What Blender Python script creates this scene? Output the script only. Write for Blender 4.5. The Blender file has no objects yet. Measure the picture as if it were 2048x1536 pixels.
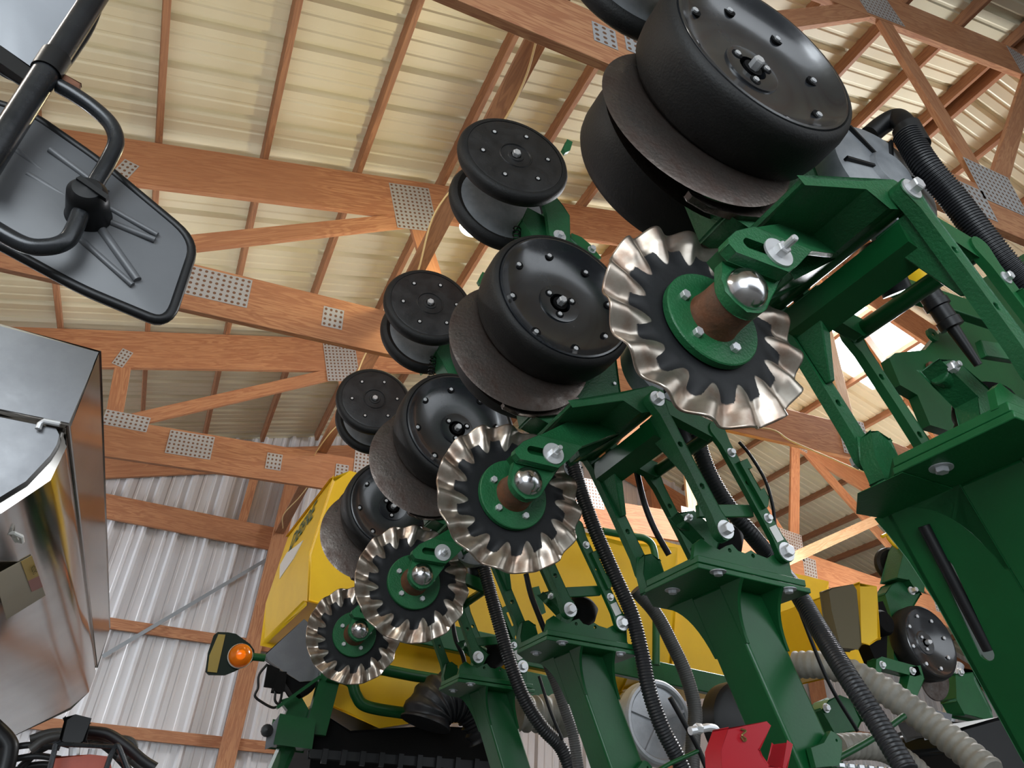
import bpy, math, random
from mathutils import Vector, Matrix
from mathutils.geometry import tessellate_polygon
random.seed(4)
C = bpy.context.scene.collection
SC = bpy.context.scene
PI = math.pi
# ---------------------------------------------------------------- camera
CAM = Vector((0, 0, 1.6)); F = 1450.0
AX = Vector((0.90724855, 0.26880598, 0.32348636))   # world X in camera (right, down, forward)
AY = Vector((-0.4177, 0.4860, 0.7677)).normalized()
AZ = Vector((0.04913482, -0.83158704, 0.55321674))
AY = Vector((AZ.cross(AX))).normalized()
AX = AY.cross(AZ).normalized()
cam = bpy.data.cameras.new('camera'); co = bpy.data.objects.new('camera', cam); C.objects.link(co)
cam.sensor_width = 36; cam.lens = F/2048*36; cam.clip_start = .02; cam.clip_end = 200
co.matrix_world = Matrix(((AX.x, -AX.y, -AX.z, CAM.x), (AY.x, -AY.y, -AY.z, CAM.y), (AZ.x, -AZ.y, -AZ.z, CAM.z), (0, 0, 0, 1)))
SC.camera = co
# ---------------------------------------------------------------- world, lights, exposure
w = bpy.data.worlds.new('world'); SC.world = w; w.use_nodes = True
bg = w.node_tree.nodes['Background']; bg.inputs[1].default_value = 1.7
_n, _l = w.node_tree.nodes, w.node_tree.links     # bright overcast sky, dark ground below the horizon
_t = _n.new('ShaderNodeTexCoord'); _s = _n.new('ShaderNodeSeparateXYZ'); _r = _n.new('ShaderNodeValToRGB'); _l.new(_t.outputs['Generated'], _s.inputs[0]); _l.new(_s.outputs[2], _r.inputs[0])
_r.color_ramp.elements[0].position = .0; _r.color_ramp.elements[0].color = (.05, .05, .05, 1); _r.color_ramp.elements[1].position = .06; _r.color_ramp.elements[1].color = (.88, .94, 1, 1)
_l.new(_r.outputs[0], bg.inputs[0])
SC.view_settings.view_transform = 'Standard'; SC.view_settings.look = 'None'
SC.view_settings.exposure = 0.55; SC.view_settings.gamma = 1
def light(name, kind, loc, energy, col, size=1, size_y=None, target=None):
    l = bpy.data.lights.new(name, kind); l.energy = energy; l.color = col
    if kind == 'AREA':
        l.size = size
        if size_y: l.shape = 'RECTANGLE'; l.size_y = size_y
    else: l.shadow_soft_size = size
    o = bpy.data.objects.new(name, l); C.objects.link(o); o.location = loc
    if target is not None: o.rotation_euler = (Vector(target)-Vector(loc)).to_track_quat('-Z', 'Y').to_euler()
    return o
light('open_doorway_daylight', 'AREA', (-3.6, -4.6, 2.8), 330, (.86, .94, 1), 5, 3.6, (.5, 4, 3))
light('overhead_fill_light', 'AREA', (-2.6, .9, 4.2), 42, (1, .95, .86), .25, 2.4, (-2.2, 1.2, 0))  # added lamp with no fixture, brings in light from above
light('gable_fill_light', 'AREA', (-4.0, 6.9, 3.6), 60, (.93, .96, 1), .5, 1.6, (.6, 8, 2.6))  # added lamp, brightens the gable wall and grazes its ribs
light('skylight_daylight', 'AREA', (5.7, 4.0, 5.6), 240, (.95, .97, 1), 1.2, 1.4, (1.2, 2, 2))
light('roof_fill_light', 'AREA', (-.6, 4.65, 4.25), 8, (1, .95, .86), 2.5, 1.2, (-.6, 4.66, 6))  # added uplight with no fixture, brightens the roof underside
light('roof_fill_light', 'AREA', (-.6, 2.5, 4.0), 8, (1, .94, .82), 2.5, 1.4, (-.6, 2.51, 6))  # nearer added uplight for the left roof slope
light('roof_fill_light', 'AREA', (6.6, 4.65, 3.6), 40, (1, .96, .88), 2.5, 1.2, (6.6, 4.66, 6))  # added uplight for the right roof slope

# ---------------------------------------------------------------- helpers
def W(px, py, y):
    d = Vector((px-1024, py-768, F)); v = Vector((AX.dot(d), AY.dot(d), AZ.dot(d)))
    return CAM + v*(y/v.y)
def XZ(px, py, y):
    v = W(px, py, y); return (v.x, v.z)
def sub(v, o): return (v[0]-o[0], v[1]-o[1], v[2]-o[2])
class MB:
    def __init__(s): s.v = []; s.f = []; s.uv = {}; s.mi = {}
    def add(s, vs, fs, uvs=None, mi=0):
        b = len(s.v); s.v += [tuple(v) for v in vs]
        for i, f in enumerate(fs):
            s.f.append(tuple(b+k for k in f))
            if uvs: s.uv[len(s.f)-1] = uvs[i]
            if mi: s.mi[len(s.f)-1] = mi
        return s
    def box(s, lo, hi, mi=0):
        x0, y0, z0 = lo; x1, y1, z1 = hi
        return s.add([(x0,y0,z0),(x1,y0,z0),(x1,y1,z0),(x0,y1,z0),(x0,y0,z1),(x1,y0,z1),(x1,y1,z1),(x0,y1,z1)],
              [(0,3,2,1),(4,5,6,7),(0,1,5,4),(1,2,6,5),(2,3,7,6),(3,0,4,7)], mi=mi)
    def beam(s, p0, p1, wv, tv):
        "box from p0 to p1, full width vector wv, full thickness vector tv, with UVs along the length"
        p0, p1, wv, tv = Vector(p0), Vector(p1), Vector(wv)/2, Vector(tv)/2
        vs = []
        for p in (p0, p1):
            for a, b in ((-1,-1),(1,-1),(1,1),(-1,1)): vs.append(p+a*wv+b*tv)
        L = (p1-p0).length; w_ = wv.length*2; t = tv.length*2
        fs = [(0,1,5,4),(1,2,6,5),(2,3,7,6),(3,0,4,7),(3,2,1,0),(4,5,6,7)]
        r = random.random()*9
        def q(a, b): return [(r, r+a), (r, r+b), (r+L, r+b), (r+L, r+a)]
        uvs = [q(0, w_), q(w_, w_+t), q(w_+t, 2*w_+t), q(0, t), [(r,r+t),(r,r),(r+w_*.2,r),(r+w_*.2,r+t)], [(r,r),(r+w_*.2,r),(r+w_*.2,r+t),(r,r+t)]]
        return s.add(vs, fs, uvs)
    def prism(s, poly, y0, y1, holes=(), mi=0):
        "polygon in XZ (list of (x,z)) extruded along Y"
        loops = [list(poly)]+[list(h) for h in holes]
        flat = [p for l in loops for p in l]; n = len(flat)
        tri = tessellate_polygon([[Vector((p[0], p[1], 0)) for p in l] for l in loops]) if (holes or len(poly) > 4) else None
        vs = [(p[0], y0, p[1]) for p in flat]+[(p[0], y1, p[1]) for p in flat]
        fs = []
        if tri:
            for t in tri: fs.append(tuple(t)); fs.append(tuple(k+n for k in reversed(t)))
        else:
            fs += [tuple(range(n)), tuple(range(2*n-1, n-1, -1))]
        o = 0
        for l in loops:
            m = len(l)
            for i in range(m):
                j = (i+1) % m; fs.append((o+i, o+j, n+o+j, n+o+i))
            o += m
        return s.add(vs, fs, mi=mi)
    def tube(s, pts, r, seg=12, caps=True, rings=None):
        "tube along points; r may be a list; rings=(pitch, depth) gives a corrugated hose"
        pts = [Vector(p) for p in pts]
        if rings:
            pts = smooth(pts, .0); P = resample(pts, rings[0]/4.0); R = []
            r0 = r
            R = [r0*(1+rings[1]*(1, 1, -.6, -.6)[i % 4]) for i in range(len(P))]
            pts, r = P, R
        n = len(pts)
        if not isinstance(r, (list, tuple)): r = [r]*n
        t = (pts[1]-pts[0]).normalized(); a = t.orthogonal().normalized(); vs = []
        for i, p in enumerate(pts):
            tn = (pts[min(i+1, n-1)]-pts[max(i-1, 0)])
            if tn.length > 1e-9: tn.normalize()
            else: tn = t
            a = (a-tn*a.dot(tn)).normalized(); b = tn.cross(a)
            for k in range(seg):
                an = 2*PI*k/seg; vs.append(p+r[i]*(math.cos(an)*a+math.sin(an)*b))
        fs = []
        for i in range(n-1):
            for k in range(seg):
                k2 = (k+1) % seg; fs.append((i*seg+k, i*seg+k2, (i+1)*seg+k2, (i+1)*seg+k))
        if caps: fs += [tuple(range(seg-1, -1, -1)), tuple((n-1)*seg+k for k in range(seg))]
        return s.add(vs, fs)
    def lathe(s, c, prof, ax=(0, 1, 0), seg=40, mi=0, cap0=False):
        "profile of (r, h) spun about axis ax through c"
        c = Vector(c); ax = Vector(ax).normalized(); a = ax.orthogonal().normalized(); b = ax.cross(a); vs = []
        for r, h in prof:
            for k in range(seg):
                an = 2*PI*k/seg; vs.append(c+ax*h+r*(math.cos(an)*a+math.sin(an)*b))
        fs = []
        for i in range(len(prof)-1):
            for k in range(seg):
                k2 = (k+1) % seg; fs.append((i*seg+k, i*seg+k2, (i+1)*seg+k2, (i+1)*seg+k))
        if cap0 and prof[0][0] > 1e-6: fs.append(tuple(range(seg-1, -1, -1)))
        if prof[-1][0] > 1e-6 and prof[-1][0] <= prof[0][0]: fs.append(tuple((len(prof)-1)*seg+k for k in range(seg)))
        return s.add(vs, fs, mi=mi)
    def bolt(s, c, r, h=None, ax=(0, -1, 0), washer=0, stud=0):
        h = h or r*1.1; ax = Vector(ax)
        c = Vector(c)
        if washer: s.lathe(c, [(washer, 0), (washer, h*.22)], ax, 20); c = c+ax.normalized()*h*.22
        s.lathe(c, [(r, 0), (r, h*.85), (r*.86, h)], ax, 6)
        if stud: s.lathe(c+ax.normalized()*h, [(r*.5, 0), (r*.5, stud*.9), (r*.42, stud)], ax, 12)
        return s
def smooth(pts, _=0, n=8):
    pts = [Vector(p) for p in pts]; out = []
    P = [2*pts[0]-pts[1]]+pts+[2*pts[-1]-pts[-2]]
    for i in range(1, len(P)-2):
        for k in range(n):
            t = k/n; a, b, c, d = P[i-1], P[i], P[i+1], P[i+2]
            out.append(.5*((2*b)+(c-a)*t+(2*a-5*b+4*c-d)*t*t+(3*b-a-3*c+d)*t*t*t))
    out.append(pts[-1]); return out
def resample(pts, step):
    out = [pts[0]]; acc = 0
    for a, b in zip(pts, pts[1:]):
        L = (b-a).length; d = step-acc
        while d <= L:
            out.append(a+(b-a)*(d/L)); d += step
        acc = (acc+L) % step if L else acc
        acc = L-(d-step)
    return out
def off(o):
    v = Vector((0, 0, 0))
    while o: v = v+Vector(o.location); o = o.parent
    return v
def build(name, mb, mats, parent=None, sm=35, bevel=0, label=None):
    o_ = off(parent) if parent else Vector((0, 0, 0))
    me = bpy.data.meshes.new(name); me.from_pydata([tuple(Vector(v)-o_) for v in mb.v], [], mb.f)
    if not isinstance(mats, (list, tuple)): mats = [mats]
    for m in mats: me.materials.append(m)
    if mb.uv:
        ul = me.uv_layers.new(name='UVMap')
        for p in me.polygons:
            if p.index in mb.uv:
                for li, uv in zip(p.loop_indices, mb.uv[p.index]): ul.data[li].uv = uv
    for i, m in mb.mi.items(): me.polygons[i].material_index = m
    me.update()
    if sm:
        me.shade_smooth(); me.set_sharp_from_angle(angle=math.radians(sm))
    o = bpy.data.objects.new(name, me); C.objects.link(o); o.parent = parent
    if bevel:
        b = o.modifiers.new('bevel', 'BEVEL'); b.width = bevel; b.segments = 2; b.limit_method = 'ANGLE'; b.angle_limit = math.radians(40); b.harden_normals = False
    if label: o['label'] = label
    return o
def tag(o, label, cat, group=None, kind=None):
    o['label'] = label; o['category'] = cat
    if group: o['group'] = group
    if kind: o['kind'] = kind
    return o
def empty(name, loc, label, cat, group=None):
    o = bpy.data.objects.new(name, None); C.objects.link(o); o.location = loc; o.empty_display_size = .05
    return tag(o, label, cat, group)
def mesh_text(o):
    bpy.context.view_layer.update()
    me = bpy.data.meshes.new_from_object(o.evaluated_get(bpy.context.evaluated_depsgraph_get())); n = bpy.data.objects.new(o.name, me); C.objects.link(n); n.parent = o.parent; n.matrix_local = o.matrix_local.copy()
    nm = o.name; bpy.data.objects.remove(o); n.name = nm
def struct(name, mb, m, **k):
    o = build(name, mb, m, **k); o['kind'] = 'structure'; return o

def each(name, mbs, m, parent, **k):
    for b in mbs: build(name, b, m, parent, **k)
# ---------------------------------------------------------------- materials
def srgb(h):
    if isinstance(h, str):
        h = h.lstrip('#'); c = [int(h[i:i+2], 16)/255 for i in (0, 2, 4)]
    else: c = h
    return tuple(x/12.92 if x <= .04045 else ((x+.055)/1.055)**2.4 for x in c)+(1,)
def mat(name, col, rough=.5, metal=0, col2=None, nscale=6, bump=0, bscale=60, coat=0, spec=.5, rvar=0, trans=0, contrast=(.35, .65), stretch=None):
    m = bpy.data.materials.new(name); m.use_nodes = True; nt = m.node_tree; N = nt.nodes; L = nt.links
    b = N['Principled BSDF']; b.inputs['Roughness'].default_value = rough; b.inputs['Metallic'].default_value = metal
    b.inputs['Base Color'].default_value = srgb(col); b.inputs['Specular IOR Level'].default_value = spec
    if coat: b.inputs['Coat Weight'].default_value = coat; b.inputs['Coat Roughness'].default_value = .12
    if trans: b.inputs['Transmission Weight'].default_value = trans
    if col2 or bump or rvar:
        tc = N.new('ShaderNodeTexCoord'); src = tc.outputs['Object']
        if stretch:
            mp = N.new('ShaderNodeMapping'); mp.inputs['Scale'].default_value = stretch; L.new(src, mp.inputs[0]); src = mp.outputs[0]
    if col2 or rvar:
        no = N.new('ShaderNodeTexNoise'); no.inputs['Scale'].default_value = nscale; no.inputs['Detail'].default_value = 8; no.inputs['Roughness'].default_value = .65
        L.new(src, no.inputs['Vector'])
    if col2:
        r = N.new('ShaderNodeValToRGB'); r.color_ramp.elements[0].position = contrast[0]; r.color_ramp.elements[1].position = contrast[1]
        r.color_ramp.elements[0].color = srgb(col); r.color_ramp.elements[1].color = srgb(col2)
        L.new(no.outputs['Fac'], r.inputs[0]); L.new(r.outputs[0], b.inputs['Base Color'])
    if rvar:
        mr = N.new('ShaderNodeMapRange'); mr.inputs['To Min'].default_value = max(.03, rough-rvar); mr.inputs['To Max'].default_value = min(1, rough+rvar)
        mr.inputs['From Min'].default_value = .3; mr.inputs['From Max'].default_value = .7
        L.new(no.outputs['Fac'], mr.inputs['Value']); L.new(mr.outputs[0], b.inputs['Roughness'])
    if bump:
        n2 = N.new('ShaderNodeTexNoise'); n2.inputs['Scale'].default_value = bscale; n2.inputs['Detail'].default_value = 4
        L.new(src, n2.inputs['Vector'])
        bp = N.new('ShaderNodeBump'); bp.inputs['Strength'].default_value = bump; bp.inputs['Distance'].default_value = .002
        L.new(n2.outputs['Fac'], bp.inputs['Height']); L.new(bp.outputs[0], b.inputs['Normal'])
    return m
def emis(name, col, s):
    m = bpy.data.materials.new(name); m.use_nodes = True; b = m.node_tree.nodes['Principled BSDF']
    b.inputs['Base Color'].default_value = srgb(col); b.inputs['Emission Color'].default_value = srgb(col); b.inputs['Emission Strength'].default_value = s
    return m
def wood(name, c0, c1, c2):
    m = bpy.data.materials.new(name); m.use_nodes = True; nt = m.node_tree; N = nt.nodes; L = nt.links
    b = N['Principled BSDF']; b.inputs['Roughness'].default_value = .62; b.inputs['Specular IOR Level'].default_value = .3
    uv = N.new('ShaderNodeUVMap'); mp = N.new('ShaderNodeMapping'); mp.inputs['Scale'].default_value = (1.3, 14, 1); L.new(uv.outputs[0], mp.inputs[0])
    no = N.new('ShaderNodeTexNoise'); no.inputs['Scale'].default_value = 1.6; no.inputs['Detail'].default_value = 5; no.inputs['Distortion'].default_value = 1.2; L.new(mp.outputs[0], no.inputs[0])
    wv = N.new('ShaderNodeMath'); wv.operation = 'MULTIPLY'; wv.inputs[1].default_value = 34; L.new(no.outputs['Fac'], wv.inputs[0])
    sn = N.new('ShaderNodeMath'); sn.operation = 'SINE'; L.new(wv.outputs[0], sn.inputs[0])
    mr = N.new('ShaderNodeMapRange'); mr.inputs['From Min'].default_value = -1; L.new(sn.outputs[0], mr.inputs[0])
    mp2 = N.new('ShaderNodeMapping'); mp2.inputs['Scale'].default_value = (3, 90, 1); L.new(uv.outputs[0], mp2.inputs[0])
    n2 = N.new('ShaderNodeTexNoise'); n2.inputs['Scale'].default_value = 1.5; n2.inputs['Detail'].default_value = 6; L.new(mp2.outputs[0], n2.inputs[0])
    n3 = N.new('ShaderNodeTexNoise'); n3.inputs['Scale'].default_value = 1.1; n3.inputs['Detail'].default_value = 3; L.new(uv.outputs[0], n3.inputs[0])
    r = N.new('ShaderNodeValToRGB'); r.color_ramp.elements[0].color = srgb(c0); r.color_ramp.elements[1].color = srgb(c1)
    L.new(mr.outputs[0], r.inputs[0])
    mx = N.new('ShaderNodeMixRGB'); mx.inputs[2].default_value = srgb(c2); L.new(r.outputs[0], mx.inputs[1])
    m3 = N.new('ShaderNodeMapRange'); m3.inputs['From Min'].default_value = .42; m3.inputs['From Max'].default_value = .68; m3.inputs['To Max'].default_value = .75
    L.new(n3.outputs['Fac'], m3.inputs[0]); L.new(m3.outputs[0], mx.inputs[0])
    m4 = N.new('ShaderNodeMixRGB'); m4.blend_type = 'MULTIPLY'; m4.inputs[0].default_value = .3
    L.new(mx.outputs[0], m4.inputs[1]); L.new(n2.outputs['Fac'], m4.inputs[2])
    g = N.new('ShaderNodeBrightContrast'); g.inputs['Bright'].default_value = .03; L.new(m4.outputs[0], g.inputs[0]); L.new(g.outputs[0], b.inputs['Base Color'])
    return m
M_WOOD = wood('pine', '#a96c45', '#c48c60', '#b27850')
M_WOOD2 = wood('pine_dark', '#8f5f3f', '#a97650', '#996a48')
M_WOODL = wood('pine_light', '#d3aa82', '#e6c6a0', '#dcb58d')
M_GREEN = mat('green_paint', '#165a2f', .4, 0, '#134f29', 5, .25, 160, coat=.06, spec=.3)
M_GREENC = mat('green_cast', '#1c5b35', .42, 0, '#174c2b', 7, .7, 190, coat=.05, spec=.32)
M_GREEND = mat('green_frame', '#0e4c26', .34, 0, '#0c4220', 4, .12, 120, coat=.06, spec=.3)
M_RUB = mat('rubber', '#0b0b0c', .6, 0, '#131312', 30, .4, 220, spec=.35)
M_RIM = mat('wheel_plastic', '#1a1c20', .24, 0, '#1f2226', 9, .05, 90, spec=.8, rvar=.05, coat=.4)
M_RIM2 = mat('closing_plastic', '#151618', .42, 0, '#1f1f20', 22, .25, 160, spec=.45, rvar=.1)
M_BLK = mat('black_plastic', '#0e0f11', .42, spec=.3)
M_BLK2 = mat('matte_black', '#060607', .75, spec=.15)
M_ZINC = mat('zinc', '#cfd0d2', .34, .55)
M_STEEL = mat('worn_steel', '#b9b1a4', .26, .95, '#857468', 26, .25, 110, rvar=.12)
M_COULT = mat('coulter_paint', '#131518', .55, 0, '#0d0e10', 16, .2, 80, spec=.3)
def worn():
    m = M_COULT; nt = m.node_tree; N = nt.nodes; L = nt.links; b = N['Principled BSDF']; out = N['Material Output']
    b2 = N.new('ShaderNodeBsdfPrincipled'); b2.inputs['Metallic'].default_value = .92
    tc = N.new('ShaderNodeTexCoord'); no = N.new('ShaderNodeTexNoise'); no.inputs['Scale'].default_value = 22; no.inputs['Detail'].default_value = 8; L.new(tc.outputs['Object'], no.inputs['Vector'])
    r = N.new('ShaderNodeValToRGB'); r.color_ramp.elements[0].position = .36; r.color_ramp.elements[1].position = .62; r.color_ramp.elements[0].color = srgb('#8a7668'); r.color_ramp.elements[1].color = srgb('#b5ada2')
    L.new(no.outputs['Fac'], r.inputs[0]); L.new(r.outputs[0], b2.inputs['Base Color'])
    mr = N.new('ShaderNodeMapRange'); mr.inputs['From Min'].default_value = .3; mr.inputs['From Max'].default_value = .7; mr.inputs['To Min'].default_value = .42; mr.inputs['To Max'].default_value = .28; L.new(no.outputs['Fac'], mr.inputs[0]); L.new(mr.outputs[0], b2.inputs['Roughness'])
    uv = N.new('ShaderNodeUVMap'); sx = N.new('ShaderNodeSeparateXYZ'); L.new(uv.outputs[0], sx.inputs[0])
    n2 = N.new('ShaderNodeTexNoise'); n2.inputs['Scale'].default_value = 70; n2.inputs['Detail'].default_value = 5; L.new(tc.outputs['Object'], n2.inputs['Vector'])
    a = N.new('ShaderNodeMath'); a.operation = 'MULTIPLY_ADD'; a.inputs[1].default_value = .35; L.new(n2.outputs['Fac'], a.inputs[0]); L.new(sx.outputs[0], a.inputs[2])
    m2 = N.new('ShaderNodeMapRange'); m2.inputs['From Min'].default_value = .62; m2.inputs['From Max'].default_value = .74; L.new(a.outputs[0], m2.inputs[0])
    mx = N.new('ShaderNodeMixShader'); L.new(m2.outputs[0], mx.inputs[0]); L.new(b.outputs[0], mx.inputs[1]); L.new(b2.outputs[0], mx.inputs[2]); L.new(mx.outputs[0], out.inputs[0])
worn()
M_DISC = mat('opener_steel', '#6d6661', .36, .85, '#4a3c36', 18, .3, 120, rvar=.16)
M_RUST = mat('rusty_casting', '#6e4128', .62, .1, '#4b3322', 18, .5, 150)
M_CHROME = mat('polished_cap', '#c4c4c6', .2, 1, rvar=.08, nscale=24)
M_HOSE = mat('hose_black', '#1e1f22', .42, 0, spec=.4)
M_HOSE2 = mat('hose_grey', '#4b4a48', .5, 0, '#3a3937', 8)
M_HOSE3 = mat('hose_tan', '#8b8880', .6, 0, '#6f6c64', 8)
M_YEL = mat('tank_yellow', '#e7bd1f', .42, 0, '#d9ae18', 1.6, .05, 60, spec=.35)
M_RED = mat('red_paint', '#9e1a25', .42, spec=.3)
M_GREY = mat('cast_aluminium', '#b9bcc1', .42, .35, '#a3a6ab', 10, .3, 120)
M_METER = mat('meter_plastic', '#5f6368', .38, 0, '#8a8d90', 7, rvar=.15)
M_SS = mat('stainless', '#b5b1ac', .13, 1, '#9d9892', 3, .35, 2.6)
M_SSM = mat('stainless_matte', '#77787a', .4, .9, '#646568', 4, .1, 40, rvar=.08)
M_MIR = mat('mirror_shell', '#585a5d', .44, .0, '#4e5053', 5, .06, 50)
M_MIRU = mat('mirror_shell_pale', '#9b9fa5', .38, .0, '#8e9298', 3)
M_ARM = mat('black_tube', '#1d2024', .26, .25, '#2b2d30', 14, .1, 90, rvar=.08)
M_AMB = mat('amber_lens', '#e07a10', .15, 0, trans=.35)
M_WHITE = mat('white_plastic', '#d8d8d4', .4)
M_CONC = mat('concrete', '#5c5a56', .8, 0, '#4c4a47', 2)
M_WIRE = mat('cable_jacket', '#d9c08a', .5)
M_ORANGE = mat('orange_box', '#b5482a', .45, 0, '#9c3c22', 6)
M_SHEET = mat('roof_sheet_lamp_tint', '#d6d1ba', .38, .0, '#cdc7ad', .8, .05, 30, spec=.55)  # white roofing; the yellowish lamp light is put into this cream colour
M_WALL = mat('wall_sheet', '#d9dade', .36, .0, '#d0d2d6', .8, .05, 30, spec=.55)
def plate_mat():
    m = bpy.data.materials.new('nail_plate'); m.use_nodes = True; nt = m.node_tree; N = nt.nodes; L = nt.links
    b = N['Principled BSDF']; b.inputs['Metallic'].default_value = .35; b.inputs['Roughness'].default_value = .5
    uv = N.new('ShaderNodeUVMap'); sx = N.new('ShaderNodeSeparateXYZ'); L.new(uv.outputs[0], sx.inputs[0]); ds = []
    for k in (0, 1):
        fr = N.new('ShaderNodeMath'); fr.operation = 'FRACT'; L.new(sx.outputs[k], fr.inputs[0])
        s_ = N.new('ShaderNodeMath'); s_.operation = 'SUBTRACT'; s_.inputs[1].default_value = .5; L.new(fr.outputs[0], s_.inputs[0])
        p = N.new('ShaderNodeMath'); p.operation = 'POWER'; p.inputs[1].default_value = 2; L.new(s_.outputs[0], p.inputs[0]); ds.append(p)
    a = N.new('ShaderNodeMath'); L.new(ds[0].outputs[0], a.inputs[0]); L.new(ds[1].outputs[0], a.inputs[1])
    lt = N.new('ShaderNodeMath'); lt.operation = 'LESS_THAN'; lt.inputs[1].default_value = .07; L.new(a.outputs[0], lt.inputs[0])
    mx = N.new('ShaderNodeMixRGB'); mx.inputs[1].default_value = srgb('#b4b6b9'); mx.inputs[2].default_value = srgb('#7d5d4a')
    L.new(lt.outputs[0], mx.inputs[0]); L.new(mx.outputs[0], b.inputs['Base Color'])
    bp = N.new('ShaderNodeBump'); bp.inputs['Distance'].default_value = .003; bp.invert = True; L.new(lt.outputs[0], bp.inputs['Height']); L.new(bp.outputs[0], b.inputs['Normal'])
    return m
M_PLATE = plate_mat()

# ---------------------------------------------------------------- the barn
S = 3.6; CX = 1.265; SL = .314; ZC = 1.6
def top_lo(x): return .968+SL*(x if x < CX else 2*CX-x)
def top_up(x): return 1.070+SL*(x if x < CX else 2*CX-x)
def bot_lo(x): return .689+.08*(x if x < CX else 2*CX-x)
def bot_up(x): return .777+.08*(x if x < CX else 2*CX-x)
EAVE = -1.22; YW = 8.0
def sheet(rh, n0, n1):  # ribbed sheeting: returns list of (along, height) samples
    out = []
    for k in range(n0, n1):
        b = k*.3048
        out += [(b-.034, 0), (b-.012, rh), (b+.012, rh), (b+.034, 0)]
        for q in (.10, .20): out += [(b+q-.018, 0), (b+q-.008, .007), (b+q+.008, .007), (b+q+.018, 0)]
    return out
PUR = .092/S
def roof(name, x0, x1):
    mb = MB(); pr = sheet(.034, -14, 27); n = len(pr); vs = []
    for x in (x0, x1):
        z = (top_up(x)+PUR)*S+ZC
        for a, h in pr: vs.append((x*S, a, z+h))
    fs = [(i, i+1, n+i+1, n+i) for i in range(n-1)]
    mb.add(vs, fs); o = struct(name, mb, M_SHEET, sm=0)
    so = o.modifiers.new('solid', 'SOLIDIFY'); so.thickness = .002; so.offset = 1
    return o
roof('ceiling', EAVE-.05, CX); roof('ceiling', CX, 2*CX-EAVE+.05)
def wall(name, pts_fn, along, n0, n1, zt_fn, z0):
    mb = MB(); pr = sheet(.042, n0, n1); vs = []
    for a, h in pr: vs.append(pts_fn(a, h, z0))
    for a, h in pr: vs.append(pts_fn(a, h, zt_fn(a)))
    n = len(pr); mb.add(vs, [(i, i+1, n+i+1, n+i) for i in range(n-1)])
    o = struct(name, mb, M_WALL, sm=0)
    so = o.modifiers.new('solid', 'SOLIDIFY'); so.thickness = .002; so.offset = 1
    return o
def gz(a):
    x = max(min(a/S, 2*CX-EAVE), EAVE); return (top_up(x)+PUR)*S+ZC
wall('wall_back', lambda a, h, z: (a, YW+.06-h, z), 0, -14, 44, gz, 0.0)
wall('wall_left', lambda a, h, z: (EAVE*S-h, a, z), 1, -14, 26, lambda a: gz(EAVE*S), 0.0)
wall('wall_right', lambda a, h, z: ((2*CX-EAVE)*S+h, a, z), 1, -14, 26, lambda a: gz(EAVE*S), 0.0)
struct('floor', MB().box((-6, -6, -.15), (15, 9, 0)), M_CONC)
# purlins on the trusses (structure)
tn = [0]
def trim(mb, m=M_WOOD, bevel=.003):
    tn[0] += 1; return struct('trim_%d' % tn[0], mb, m, bevel=bevel)
px0 = -.259; sp = .1655
k = -5
while px0+k*sp < 2*CX-EAVE:
    x = px0+k*sp
    if abs(x-CX) > .03:
        z = (top_up(x)+PUR/2)*S+ZC+.004; sl = -SL if x > CX else SL
        nrm = Vector((-sl, 0, 1)).normalized()
        trim(MB().beam((x*S, -3.9, z), (x*S, YW-.02, z), nrm.cross(Vector((0, 1, 0)))*.038, nrm*.089), M_WOOD2)
    k += 1
# ridge board + gable frame
trim(MB().beam((CX*S, -3.9, (top_up(CX)+PUR)*S+ZC-.09), (CX*S, YW, (top_up(CX)+PUR)*S+ZC-.09), (.04, 0, 0), (0, 0, .14)), M_WOOD2)
def girt(z0, z1, x0=-4.2, x1=12.5, y=YW):
    trim(MB().beam((x0, y-.02, (z0+z1)/2+ZC), (x1, y-.02, (z0+z1)/2+ZC), (0, 0, z1-z0), (0, .04, 0)), M_WOOD)
girt(2.70, 2.95, -4.2, .72, YW-.04)
trim(MB().beam((.745, YW-.02, 2.82+ZC), (12.5, YW-.02, 2.82+ZC), (0, 0, .25), (0, .04, 0)))
for a, b in ((1.68, 1.78), (.78, .88), (-.1, 0), (-.95, -.85)):
    girt(a, b)
for X in (-2.05, .70, 3.15, 5.6, 8.1):
    trim(MB().beam((X, YW-.12, 0), (X, YW-.12, (top_lo(X/S))*S+ZC-.02), (.155, 0, 0), (0, .14, 0)))
trim(MB().beam((.29, YW-.03, 2.95+ZC), (.29, YW-.03, 3.75+ZC), (.09, 0, 0), (0, .04, 0)))
trim(MB().beam((-1.7, YW-.03, 2.95+ZC), (-1.7, YW-.03, 3.2+ZC), (.09, 0, 0), (0, .04, 0)))
for s_ in (1, -1):   # gable rafter
    xa, xb = (EAVE, CX) if s_ == 1 else (2*CX-EAVE, CX)
    a = Vector((xa*S, YW-.02, top_lo(xa)*S+ZC+.14)); b = Vector((xb*S, YW-.02, top_lo(xb)*S+ZC+.14))
    d = (b-a).normalized(); trim(MB().beam(a, b, d.cross(Vector((0, 1, 0)))*.28, (0, .04, 0)))
# steel strap brace on the gable wall
p, q = W(205, 1313, YW-.07), W(552, 1108, YW-.07); d = (q-p).normalized()
tag(build('strap_brace', MB().beam(p, q, d.cross(Vector((0, 1, 0)))*.036, (0, .004, 0)), mat('strap_steel', '#8d959b', .5, .2)), 'thin grey steel strap running diagonally across the white gable wall', 'brace')
# left side posts
for y in (1.35, 3.6, 5.75):
    trim(MB().beam((EAVE*S+.1, y, 0), (EAVE*S+.1, y, top_lo(EAVE)*S+ZC), (.15, 0, 0), (0, .14, 0)))

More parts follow.
